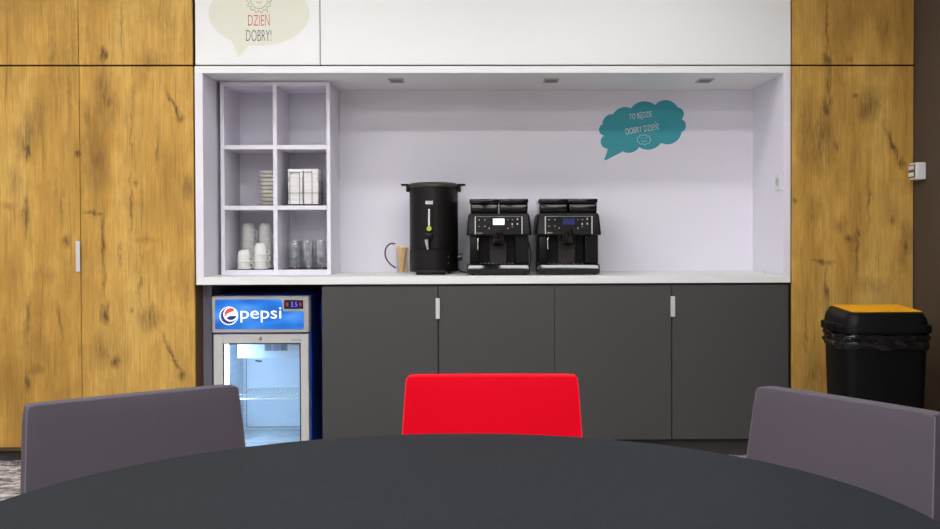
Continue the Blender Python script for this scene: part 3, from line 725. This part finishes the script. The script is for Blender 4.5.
# ------------------------------------------------------------------ coffee machines
MY = 5.12
K = MY/F
def machine(x0px, lab, screen, grp='bean-to-cup coffee machines'):
    """x0px: picture x of the body's left edge; pixel offsets are relative to the first machine (body left 466.8)"""
    off = 0
    def mx_(px): return (px-499.2)*K
    xc = onY(x0px+32.4, 240, MY).x
    def wz(py): return onY(499, py, MY).z - ZCT
    t = empty('coffee_machine', (xc, MY+.2, ZCT)); ORG[t.name] = Vector((0, MY, ZCT)); tag(t, lab, 'coffee machine', grp)
    t.location = (xc, MY, ZCT)
    o = lambda n, bm, m, p=None, **k: obj(n, bm, m, p or t, local=True, **k)
    YD = .40
    zt_, zb_, zr_, zy_ = wz(213.4), wz(235.4), wz(264.0), .006
    # lower housing with a recess at the front
    bm = B()
    box(bm, mx_(469.6), mx_(478.6), .022, YD, zr_+.001, zb_-.0005, .003)
    box(bm, mx_(515.6), mx_(528.8), .018, YD, zr_+.001, zb_-.0005, .003)
    box(bm, mx_(478.6), mx_(515.6), .13, YD, zr_+.001, zb_-.0005)
    box(bm, mx_(469.2), mx_(529.2), .12, YD, .012, zr_)
    o('housing', bm, 'black_plastic', smooth=True)
    # head: tapering upper body
    bm = B()
    rings = []
    for (z, a, c, y0) in ((zb_, 466.9, 531.4, .0), (zb_+.008, 466.5, 531.6, -.006), (zt_-.012, 468.2, 529.8, .004), (zt_, 469.8, 528.6, .012)):
        rings.append([(x, y, z) for x, y in rrect((mx_(a)+mx_(c))/2, (y0+YD)/2, (mx_(c)-mx_(a))/2, (YD-y0)/2, .012, 4)])
    o('head', loft(bm, rings), 'black_plastic', smooth=True)
    cp = o('control_panel', box(B(), mx_(474.6), mx_(523.2), -.012, .004, wz(234.6), wz(216.0), .002), 'black_gloss')
    for a, c in ((474.9, 475.9), (521.5, 522.5)): o('trim_bar', box(B(), mx_(a), mx_(c), -.0155, -.0122, wz(234.2), wz(216.4), .001, 1), 'satin_steel', cp, label='silver upright trim bar')
    o('trim_bar', box(B(), mx_(476.2), mx_(521.2), -.0145, -.0122, wz(216.9), wz(216.4)), 'steel_leg', cp, label='silver top trim bar')
    o('screen', box(B(), mx_(493.0), mx_(504.4), -.0145, -.0122, wz(224.9), wz(218.7), .0008, 1), screen, cp, label='lit %s display' % ('white' if 'white' in screen else 'blue'))
    for (px, py, w, h) in ((479.2, 219.8, 1.8, .9), (484.9, 219.8, 1.8, .9), (479.2, 226.3, 1.8, .7), (484.9, 226.3, 1.8, .7), (489.2, 228.3, 1.0, 1.6), (507.9, 220, 1.2, .8),
                           (512.4, 219.8, 1.8, 1), (517.4, 219.3, 1.7, 2.4), (512.2, 224.2, 1.8, 2.5), (517.4, 224.0, 2.0, 2.4), (508, 228.4, 1.2, 1.6), (512.4, 226.9, 1.7, .7)):
        o('button', box(B(), mx_(px-w*.36), mx_(px+w*.36), -.0138, -.0122, wz(py+h*.36), wz(py-h*.36)), 'button_white', cp)
    text_o = text('lettering', 'Saeco', (mx_(479.8), wz(232.8)), 5.6*K, 1.7*K, -.0123, 'button_white', None)
    text_o.parent = cp; me = text_o.data; lo = text_o.location.copy(); me.transform(Matrix.Translation(lo)); text_o.location = (0,0,0)
    o('column', box(B(), mx_(489.6), mx_(507.2), .098, .1295, zr_+.001, zb_-.001, .003), 'urn_rim')
    # spout
    bm = B(); rings = []
    for (z, w, y0, y1) in ((wz(246.0), 3.8, .012, .07), (wz(243.8), 6.0, -.006, .08), (wz(236), 6.2, -.012, .09), (wz(229.6), 5.0, -.013, .09)):
        rings.append([(x, y, z) for x, y in rrect(mx_(498.6), (y0+y1)/2, w*K, (y1-y0)/2, .008, 4)])
    o('spout', loft(bm, rings), 'black_gloss', smooth=True)
    bm = B(); xw_ = mx_(478.0)
    tube(bm, smooth_path([(xw_, .012, zb_-.001), (xw_, .0, zb_-.02), (xw_-.0005, -.002, wz(243)), (xw_+.0005, -.004, wz(249.5))], 4), .0042, 10)
    o('steam_wand', bm, 'chrome', smooth=True, label='thin chrome steam wand')
    o('service_door', box(B(), mx_(516.2), mx_(528.2), .012, .0178, zr_+.004, zb_-.003, .002), 'black_matt')
    # hoppers and lids
    for a, c in ((470.3, 498.6), (499.7, 528.2)):
        bm = B(); rings = []
        for z, s, fr_ in ((zt_+.0005, .006, 0), (zt_+.004, .003, 0), (wz(206.2), 0, 0), (wz(203.3), 0, .0072)):
            rings.append([(x, y, z) for x, y in rrect((mx_(a)+mx_(c))/2, (.035+YD-.04+fr_)/2, (mx_(c)-mx_(a))/2-s*.5, (YD-.075-fr_)/2-s, .008, 4)])
        h = o('hopper', loft(bm, rings), 'smoke_hopper', smooth=True)
        o('lid', box(B(), mx_(a-.8), mx_(c+.4), .03, YD-.035, wz(203.0), wz(198.6), .004), 'black_gloss', h, smooth=True)
    # drip tray
    bm = B(); rings = []
    for (z, g, y0) in ((.006, 0, -.012), (.012, .3, -.018), (zr_-.0245, .0, -.0226), (zr_-.015, .1, -.0172), (zr_-.0055, .3, -.0114), (zr_, 1.0, .004)):
        rings.append([(x, y, z) for x, y in rrect((mx_(466.6+g)+mx_(530.0-g))/2, (y0+.118)/2, (mx_(530.0-g)-mx_(466.6+g))/2, (.118-y0)/2, .01, 4)])
    dtt = o('drip_tray', loft(bm, rings), 'black_gloss', smooth=True)
    bm = B()
    for k in range(9): box(bm, mx_(480+k*4), mx_(481.4+k*4), .012, .105, zr_+.0003, zr_+.003)
    o('grate', bm, 'steel_leg', dtt)
    for fx in (473, 525):
        for fy in (.02, .36): o('foot', lathe(B(), [(0,.0005), (.011,.0005), (.011,.0058), (0,.0058)], mx_(fx), fy, 0, 14), 'black_plastic')
    bm = B(); xs_ = mx_(530.6)
    tube(bm, smooth_path([(mx_(528.9), .2, wz(240)), (mx_(531.3), .22, wz(247)), (mx_(532.6), .25, wz(256)), (mx_(532.4), .3, wz(266)), (mx_(530.5), .37, .0045)], 5), .0035, 8)
    o('power_cord', bm, 'cord_black', smooth=True)
    return t
machine(466.8, 'black bean-to-cup coffee machine with white lit screen, beside the urn', 'screen_white')
machine(536.6, 'black bean-to-cup coffee machine with blue screen, right of the pair', 'screen_blue')

# ------------------------------------------------------------------ drinks fridge
GY = 5.045
gx0, gx1 = X(212.6, GY, 330), X(309.6, GY, 330)
gz = lambda py: onY(260, py, GY).z
gX = lambda px, py=330: X(px, GY, py)
YE = 5.56; ztp = gz(296.2); zgap = gz(332.6); zdt = gz(334.2)
t = tag(empty('drinks_fridge', ((gx0+gx1)/2, 5.3, 0)), 'glass-door drinks fridge with blue lit header under the left end of worktop', 'fridge')
bm = B(); w = .03; YS0 = GY+.045; fz0 = .014
box(bm, gx0, gx0+w, YS0, YE, fz0, ztp); box(bm, gx1-w, gx1, YS0, YE, fz0, ztp)
box(bm, gx0+w, gx1-w, YE-.04, YE, fz0, ztp); box(bm, gx0+w, gx1-w, YS0, YE-.04, fz0, fz0+.034); box(bm, gx0+w, gx1-w, YS0, YE-.04, zgap-.012, ztp)
obj('body', bm, 'fridge_blue', t, label='blue printed side walls')
lx0, lx1, lz0, lz1, ly1 = gx0+w+.0005, gx1-w-.0005, fz0+.0345, zgap-.0125, YE-.0405
bm = B(); tt = .003
box(bm, lx0, lx0+tt, YS0, ly1, lz0, lz1); box(bm, lx1-tt, lx1, YS0, ly1, lz0, lz1); box(bm, lx0+tt, lx1-tt, ly1-tt, ly1, lz0, lz1)
box(bm, lx0+tt, lx1-tt, YS0, ly1-tt, lz0, lz0+tt); box(bm, lx0+tt, lx1-tt, YS0, ly1-tt, lz1-tt, lz1)
ln = obj('inner_liner', bm, 'fridge_liner', t, label='white inner liner')
bm = B()
for k in range(12):
    zz = lz0+.05+k*.043
    box(bm, lx0+tt, lx0+tt+.007, YS0+.04, ly1-.03, zz, zz+.012, .003); box(bm, lx1-tt-.007, lx1-tt, YS0+.04, ly1-.03, zz, zz+.012, .003)
obj('shelf_ribs', bm, 'fridge_liner', ln)
bm = B(); xa_, xb_, za_, zb_ = lx0+.02, lx1-.02, lz0+.018, gz(357)-.02
for (a, c, e, f) in ((xa_, xa_+.004, za_, zb_), (xb_-.004, xb_, za_, zb_), (xa_, xb_, za_, za_+.004), (xa_, xb_, zb_-.004, zb_)): box(bm, a, c, ly1-tt-.003, ly1-tt-.0003, e, f)
obj('rear_panel_outline', bm, 'fridge_grey', ln)
# evaporator housing with fans
ez0 = onY(270, 357.5, YS0+.12).z
ev = obj('cooling_unit', box(B(), lx0+.055, lx1-tt-.0005, YS0+.09, ly1-tt-.0005, ez0, lz1-tt-.0005, .006), 'fridge_liner', t, smooth=True)
ey = YS0+.0895
for k in range(3):
    a = X(264.6+k*8.0, ey, 348); c = X(271.6+k*8.0, ey, 348); bm = B()
    for j in range(6):
        z_ = onY(270, 350.6-j*1.05, ey).z; box(bm, a, c, ey-.003, ey, z_, z_+.0035)
    obj('vent_grille', bm, 'fridge_grey', ev)
obj('thermostat_box', box(B(), X(289.4, ey), X(298.8, ey), ey-.012, ey-.0003, onY(270, 350.6, ey).z, onY(270, 345, ey).z, .002), 'plastic_white', ev)
bm = B(); q = onY(258, 361, YS0+.2); tube(bm, smooth_path([(q.x-.012, q.y, q.z+.004), (q.x, q.y-.004, q.z), (q.x+.02, q.y, q.z-.001)], 4), .004, 8)
obj('probe', bm, 'gasket', ev, smooth=True)
# led strip
obj('led_strip', box(B(), lx0+tt+.004, lx0+tt+.028, YS0+.008, YS0+.02, lz0+.12, gz(345.5)), 'led', t, label='glowing white light strip')
# wire shelves
for pyf in (398.6, 441.5):
    zz = onY(275, pyf, YS0+.07).z; y0, y1 = YS0+.07, ly1-tt-.012; x0, x1 = lx0+tt+.0085, lx1-tt-.0085
    bm = B()
    for k in range(20): box(bm, x0+(x1-x0)*k/19-.002, x0+(x1-x0)*k/19+.002, y0+.004, y1-.004, zz-.0012, zz+.0012)
    tube(bm, [(x0, y0, zz), (x1, y0, zz)], .0052, 8); tube(bm, [(x0, y1, zz), (x1, y1, zz)], .004, 8); tube(bm, [(x0, (y0+y1)/2, zz-.004), (x1, (y0+y1)/2, zz-.004)], .003, 8)
    obj('wire_shelf', bm, 'plastic_white', t, smooth=True)
# door
fx0, fx1, fzb = gX(213.2), gX(308.4), fz0+.004
px0, px1 = gX(222.6), gX(300.4); pz1, pz0 = gz(343.2), fzb+.034
bm = B(); y0, y1 = GY, GY+.04
box(bm, fx0, px0, y0, y1, fzb, zdt, .003); box(bm, px1, fx1, y0, y1, fzb, zdt, .003); box(bm, px0, px1, y0+.0005, y1, pz1, zdt, .002); box(bm, px0, px1, y0+.0005, y1, fzb, pz0, .002)
dr = obj('door', bm, 'fridge_frame', t)
obj('glass_pane', box(B(), px0+.0004, px1-.0004, y0+.016, y0+.021, pz0+.0004, pz1-.0004), 'door_glass', dr, label='clear glass pane')
bm = B(); gk = .006
for (a, c, e, f) in ((px0+.0005, px0+gk, pz0, pz1), (px1-gk, px1-.0005, pz0, pz1), (px0+gk, px1-gk, pz1-gk, pz1-.0005), (px0+gk, px1-gk, pz0+.0005, pz0+gk)): box(bm, a, c, y0+.006, y0+.0155, e, f)
obj('gasket', bm, 'gasket', dr)
bm = B(); lathe(bm, [(0,0), (.007,0), (.007,.006), (.004,.008), (0,.008)], 0,0,0, 20, Matrix.Translation((gX(260.6), GY-.0003, gz(337.8))) @ Matrix.Rotation(PI/2, 4, 'X'))
box(bm, gX(259.4), gX(261.8), GY-.006, GY-.0003, gz(340), gz(337.8), .001)
obj('lock', bm, 'steel_leg', dr, smooth=True)
obj('model_plate', box(B(), gX(291), gX(301.4), GY-.0012, GY-.0002, gz(341.0), gz(339.2)), 'fridge_silver', dr)
for py in (385, 408): obj('hinge_cover', box(B(), fx1+.0003, fx1+.004, GY+.01, GY+.034, gz(py+2.5), gz(py-2.5), .001, 1), 'steel_leg', dr)
# header
bm = B(); hx0, hx1 = gx0-.001, gX(307.2)
rings = []
hz0_, hz1_ = zgap, ztp
for (y, ins) in ((GY+.0445, 0), (GY-.004, 0), (GY-.010, .004)):
    rings.append([(x, y, z) for x, z in rrect((gx0+gx1)/2-.0005, (hz0_+hz1_)/2, (gx1-gx0)/2-ins+.0005, (hz1_-hz0_)/2-ins, .006, 4)])
hd = obj('header', loft(bm, rings), 'fridge_silver', t, smooth=True)
YH = GY-.0102
A = lambda px, py: pt(px, py, GY-.01)
pl = [A(215.2,328.2), A(215.2,300.6), A(216.2,299.6), A(280.0,299.2), A(281.8,300.6), A(283.0,309.8), A(284.4,311.2), A(302.6,311.2), A(303.8,312.2), A(303.8,328.2), A(302.8,329.2), A(216.2,329.2)]
sg = obj('sign_panel', prism(B(), pl, YH-.002, YH), 'header_blue', hd, label='backlit blue sign panel')
YP = YH-.0022; rk = GY/F
text('lettering', 'pepsi', A(261.0, 315.0), X(281.6, GY)-X(240.6, GY), gz(307.4)-gz(322.4), YP, 'sign_white', sg, bold=.003, label='white lower-case lettering')
ec = A(231.0, 314.0); er = 6.8*rk
cap_ = []
bm = B()
for k in range(48):
    a = 2*PI*k/48; r_ = er*(1.33 if k % 2 else 1.1); cap_.append((ec[0]-er*.3+r_*math.cos(a), ec[1]-er*.26+r_*math.sin(a)))
em = obj('emblem', prism(B(), [(ec[0]-er*.3+er*1.36*math.cos(2*PI*k/40), ec[1]-er*.26+er*1.36*math.sin(2*PI*k/40)) for k in range(40)], YP-.0003, YP), 'sign_white', sg, label='round cap emblem in navy, white, red and blue')
obj('cap_teeth', prism(B(), cap_, YP-.0006, YP-.0003), 'sign_navy', em)
bm = B(); prism(bm, [(ec[0]-er*.06+er*1.04*math.cos(2*PI*k/40), ec[1]-er*.06+er*1.04*math.sin(2*PI*k/40)) for k in range(40)], YP-.001, YP-.0007)
prism(bm, [(ec[0]+er*math.cos(2*PI*k/40), ec[1]+er*math.sin(2*PI*k/40)) for k in range(40)], YP-.0016, YP-.0011)
obj('emblem_disc', bm, 'sign_white', em)
def wave(x, ph): return .18*math.sin(x*2.6+ph)
def seg_poly(sign, lo, rr=.88, rot=R(-22)):
    pts = []
    xs = [lo[0]+(lo[1]-lo[0])*k/14 for k in range(15)]
    for x in xs: pts.append((x, lo[2]+wave(x, lo[3])))
    a1 = math.atan2(pts[-1][1], pts[-1][0]); a0 = math.atan2(pts[0][1], pts[0][0])
    if sign > 0:
        if a0 < a1: a0 += 2*PI
        arc = [(rr*math.cos(a1+(a0-a1)*k/20), rr*math.sin(a1+(a0-a1)*k/20)) for k in range(21)]
    else:
        if a0 > a1: a0 -= 2*PI
        arc = [(rr*math.cos(a1+(a0-a1)*k/20), rr*math.sin(a1+(a0-a1)*k/20)) for k in range(21)]
    allp = pts+arc
    ca, sa = math.cos(rot), math.sin(rot)
    return [(ec[0]+er*(x*ca-z*sa), ec[1]+er*(x*sa+z*ca)) for x, z in allp]
obj('emblem_red', prism(B(), seg_poly(1, (-.84, .72, .2, 2.6), rot=R(46)), YP-.0021, YP-.0017), 'sign_red', em)
obj('emblem_blue', prism(B(), seg_poly(-1, (-.6, .8, -.38, 2.6), rot=R(24)), YP-.0021, YP-.0017), 'sign_navy', em)
ds = obj('display', box(B(), gX(284.6, 305), gX(303.6, 305), YH-.004, YH, gz(308.8), gz(299.9), .003), 'display_black', hd, label='black digital temperature display')
text('digits', '3.5', A(294.2, 304.4), 6.5*rk, 4.6*rk, YH-.0042, 'digit_blue', ds, label='blue digits')
for px in (287.6, 300.8): obj('indicator', box(B(), gX(px-1.2, 304), gX(px+1.2, 304), YH-.0048, YH-.0041, gz(306.4), gz(302.4)), 'digit_red', ds)
# emblem on the blue side
bm = B(); lathe(bm, [(0,0), (.085,0), (.085,.0008), (0,.0008)], 0,0,0, 40, Matrix.Translation((gx1+.0003, 5.44, gz(320))) @ Matrix.Rotation(PI/2, 4, 'Y'))
sd = obj('side_emblem', bm, 'sign_navy', t)
for fx in (gx0+.05, gx1-.05):
    for fy in (YS0+.05, YE-.06): obj('foot', lathe(B(), [(0,.0008), (.018,.0008), (.018,fz0-.0003), (0,fz0-.0003)], fx, fy, 0, 16), 'black_plastic', t)

# ------------------------------------------------------------------ bin
BY0 = 4.38                                     # front of the lid
bdy = .185; bcy = BY0+bdy; blx, brx = X(821.0, BY0+.32, 328), min(X(933.5, BY0+.03, 328), XW-.012)
bc = (blx+brx)/2; bhx = (brx-blx)/2
print('bin', blx, brx, XW)
zf0, zf1 = onY(877, 334.2, BY0).z, onY(877, 326, BY0).z
zl1 = onY(880, 313.0, BY0+.05).z
t = tag(empty('waste_bin', (bc, bcy, 0)), 'black waste bin with yellow-topped lid in front of right oak cupboard', 'bin')
bm = B(); rings = []
hb = lambda f: bhx-f
for (z, f, g) in ((.001, .034, .05), (.02, .03, .045), (zf0-.05, .015, .02), (zf0-.002, .014, .018)):
    rings.append([(x, y, z) for x, y in rrect(bc, bcy, bhx-f, bdy-g, .05, 6)])
obj('body', loft(bm, rings), 'bin_body', t, smooth=True)
# bag cuff hanging over the rim
bm = B(); rings = []; ztb = zf0-.003; zbb = onY(870, 350.5, BY0).z
for i in range(15):
    u = i/14; z = ztb+(zbb-ztb)*u; ring = []
    base = []
    raw = rrect(bc, bcy, bhx-.0105, bdy-.0125, .052, 10)
    for (p_, q_) in zip(raw, raw[1:]+raw[:1]):
        m_ = max(1, int(math.hypot(q_[0]-p_[0], q_[1]-p_[1])/.008)); base += [(p_[0]+(q_[0]-p_[0])*w_/m_, p_[1]+(q_[1]-p_[1])*w_/m_) for w_ in range(m_)]
    for k, (x, y) in enumerate(base):
        nv = noise.noise(Vector((x*15+z*22, y*15, z*62+3)))
        d = Vector((x-bc, y-bcy)).normalized(); am = .001+.024*abs(nv)*math.sin(PI*min(1, u*1.1+.1))+.003*math.sin(u*11+4*noise.noise(Vector((x*7,y*7,5))))
        sag = .018*u*noise.noise(Vector((x*9, y*9, 1.7)))
        ring.append((x+d.x*am, y+d.y*am, z+sag))
    rings.append(ring)
obj('bin_bag', loft(bm, rings, False, False), 'black_bag', t, smooth=True, label='crumpled black bag cuff')
bm = B(); rings = []
for (z, f, r_) in ((zf0, .004, .055), (zf0+.004, .0, .055), (zf1-.004, .0, .055), (zf1, .003, .055), (zf1+.001, .012, .055), (zf1+(zl1-zf1)*.45, .016, .055), (zl1-.012, .025, .05), (zl1-.003, .033, .045), (zl1, .042, .04)):
    rings.append([(x, y, z+max(0, min(1, (z-zf1)/(zl1-zf1)))*.008*(y-bcy+bdy)/bdy) for x, y in rrect(bc, bcy, bhx-f, bdy-f*.85, r_, 8)])
ld = obj('lid', loft(bm, rings), 'bin_body', t, smooth=True)
fb = box(B(), max(onZ(845, 312, zl1).x, bc-bhx+.05), min(onZ(921.5, 312, zl1).x, bc+bhx-.04), bcy-bdy*.72, bcy+bdy*.72, zl1+.0004, zl1+.005, .002)
for v in fb.verts: v.co.z += .008*(v.co.y-bcy+bdy)/bdy
obj('flap', fb, 'bin_yellow', ld, label='yellow flap')
obj('side_clip', box(B(), bc-bhx-.013, bc-bhx-.0005, bcy-.05, bcy+.05, zf0+.003, zf1-.001, .003), 'bin_body', t, smooth=True)

# ------------------------------------------------------------------ table
ZT = .74
tcx, tcy, tr = -.064, 1.226, .626
t = tag(empty('round_table', (tcx, tcy, 0)), 'round dark charcoal table in the foreground with three chairs around it', 'table')
obj('tabletop', lathe(B(), [(0,ZT-.028), (tr-.02,ZT-.028), (tr-.003,ZT-.012), (tr,ZT-.008), (tr,ZT-.002), (tr-.002,ZT), (0,ZT)], tcx, tcy, 0, 160), 'table_laminate', t, smooth=True)
obj('column', lathe(B(), [(0,.02), (.04,.02), (.04,ZT-.035), (.15,ZT-.034), (.15,ZT-.029), (0,ZT-.029)], tcx, tcy, 0, 40), 'steel_leg', t, smooth=True)
obj('base', lathe(B(), [(0,.001), (.3,.001), (.3,.008), (.06,.0195), (0,.0195)], tcx, tcy, 0, 64), 'steel_leg', t, smooth=True)

# ------------------------------------------------------------------ chairs
HB = .80
def backrest_bm(w1):
    """upholstered panel: side = 'pad' the whole block"""
    nu, nv = 18, 10; z0, z1 = .455, HB; w0 = w1+.021; th = .034
    bm = B(); grid = {}
    for f in (0, 1):
        for i in range(nu+1):
            for j in range(nv+1):
                u = -1+2*i/nu; v = j/nv; hw_ = w0+(w1-w0)*v
                y = .20+.045*v - .007*u*u + (th if f else 0)
                if f == 0: y -= .006*math.sin(PI*v)*(1-u*u)
                z = z0+(z1-z0)*v
                if j == nv and i in (0, nu): hw_ -= .003; z -= .0015
                grid[f, i, j] = bm.verts.new((u*hw_, y, z + 0))
    for i in range(nu):
        for j in range(nv):
            bm.faces.new((grid[0,i,j], grid[0,i+1,j], grid[0,i+1,j+1], grid[0,i,j+1]))
            bm.faces.new((grid[1,i,j], grid[1,i,j+1], grid[1,i+1,j+1], grid[1,i+1,j]))
    for i in range(nu):
        for j in (0, nv): bm.faces.new((grid[0,i,j], grid[0,i+1,j], grid[1,i+1,j], grid[1,i,j]))
    for j in range(nv):
        for i in (0, nu): bm.faces.new((grid[0,i,j], grid[0,i,j+1], grid[1,i,j+1], grid[1,i,j]))
    bmesh.ops.recalc_face_normals(bm, faces=bm.faces)
    es = [e for e in bm.edges if len(e.link_faces) == 2 and e.calc_face_angle(0) > R(55)]
    bmesh.ops.bevel(bm, geom=es, offset=.0035, segments=3, affect='EDGES', profile=.5)
    return bm
def seam_bm(w1, s):
    bm = B(); z0, z1 = .46, HB; w0 = w1+.021; th = .034
    if s:
        pts = []
        for j in range(11):
            v = j/10; hw_ = w0+(w1-w0)*v
            pts.append((s*(hw_-.0012), .20+.045*v-.007+.0015, z0+(z1-z0)*v-.006*(j == 10)))
        v = 1
        pts.append((s*(w1-.009), .245-.007+.003, HB-.0025))
        pts.append((s*(w1-.010), .245-.007+th-.004, HB-.0025))
        tube(bm, pts, .0013, 6)
    return bm
def chair(loc, rz, fab, pipe, lab, proto=None, w1=.19):
    t = empty('chair', (0,0,0)); ORG[t.name] = Vector((0,0,0)); tag(t, lab, 'chair', 'chairs around the round table')
    if proto is None:
        bk = obj('backrest', backrest_bm(w1), fab, t, smooth=True, local=True)
        [obj('seam', seam_bm(w1, s), pipe, bk, smooth=True, local=True) for s in (-1, 1)]
        obj('seat', box(B(), -.18, .18, -.14, .22, .405, .453, .014, 3), fab, t, smooth=True, local=True)
        for sx_ in (-1, 1):
            for sy_ in (-1, 1):
                bm = B(); tube(bm, [(sx_*.155, sy_*.135+.035, .404), (sx_*.16, sy_*.14+.035, .006)], .011, 12); lathe(bm, [(0,.001), (.013,.001), (.013,.006), (0,.006)], sx_*.16, sy_*.14+.035, 0, 12)
                obj('leg', bm, 'steel_leg', t, smooth=True, local=True)
    else:
        for ch in proto.children: copy_thing(ch, t)
    t.location = loc; t.rotation_euler = (0, 0, rz)
    return t
def place(pa, pb):
    """pa, pb: top left and top right corners of a backrest as seen"""
    a, b_ = onZ(*pa, HB), onZ(*pb, HB)
    d = b_-a; rz = math.atan2(d.y, d.x); m_ = (a+b_)/2
    off = Matrix.Rotation(rz, 3, 'Z') @ Vector((0, .241, 0))
    print('chair width', d.length, 'deg', math.degrees(rz), m_)
    return (m_.x-off.x, m_.y-off.y, 0), rz, d.length/2-.001
l, rz, hw_top = place((405.5, 376), (578.5, 375.5))
chair(l, rz, 'chair_red', 'piping_red', 'red upholstered chair with its back to the charcoal cupboards', w1=hw_top)
l, rz, hw_top = place((25.5, 406), (238.5, 385))
lc = chair(l, rz, 'chair_grey', 'piping_grey', 'grey upholstered chair in front of the left oak cupboard and fridge', w1=hw_top)
l, rz, hw_top = place((756.5, 386), (937, 414.5))
chair(l, rz, 'chair_grey', 'piping_grey', 'grey upholstered chair in front of the black bin', w1=hw_top)

# ------------------------------------------------------------------ ceiling lamps (above the frame)
def lamp(x, y, w, d, e, lab):
    t = tag(empty('ceiling_light', (x, y, ZC)), lab, 'ceiling light', 'ceiling lights above the table')
    bm = B()
    for (a, b_, c, f) in ((-w/2-.02, w/2+.02, -d/2-.02, -d/2), (-w/2-.02, w/2+.02, d/2, d/2+.02), (-w/2-.02, -w/2, -d/2, d/2), (w/2, w/2+.02, -d/2, d/2)): box(bm, x+a, x+b_, y+c, y+f, ZC-.05, ZC-.0005)
    obj('housing', bm, 'plastic_white', t)
    m = MT['lamp_diffuser'].copy(); m.node_tree.nodes['Principled BSDF'].inputs['Emission Strength'].default_value = e
    o = obj('diffuser', box(B(), x-w/2+.0005, x+w/2-.0005, y-d/2+.0005, y+d/2-.0005, ZC-.045, ZC-.03), m, t)
LAMPS = [(4.1, .14, 15), (2.85, .16, 27), (.9, .2, 36), (-1.2, .3, 32)]
nm = {4.1: 'nearest the cupboards', 2.85: 'in the second row from the cupboards', .9: 'above the round table', -1.2: 'at the rear of the room'}
for (y, d, e) in LAMPS:
    for k, x in enumerate((-2.45, -.85, .75)):
        lamp(x, y, 1.3, d, e, 'long white ceiling lamp %s, %s' % (nm[y], ('left', 'middle', 'right')[k]))

w = bpy.data.worlds.new('world'); sc.world = w; w.use_nodes = True
w.node_tree.nodes['Background'].inputs['Color'].default_value = (.8,.85,1,1); w.node_tree.nodes['Background'].inputs['Strength'].default_value = .2
sc.cycles.transparent_max_bounces = 48; sc.cycles.max_bounces = 12
sc.view_settings.view_transform = 'Standard'; sc.view_settings.look = 'None'; sc.view_settings.gamma = 1; sc.view_settings.exposure = 0.15
sc.view_settings.use_curve_mapping = False
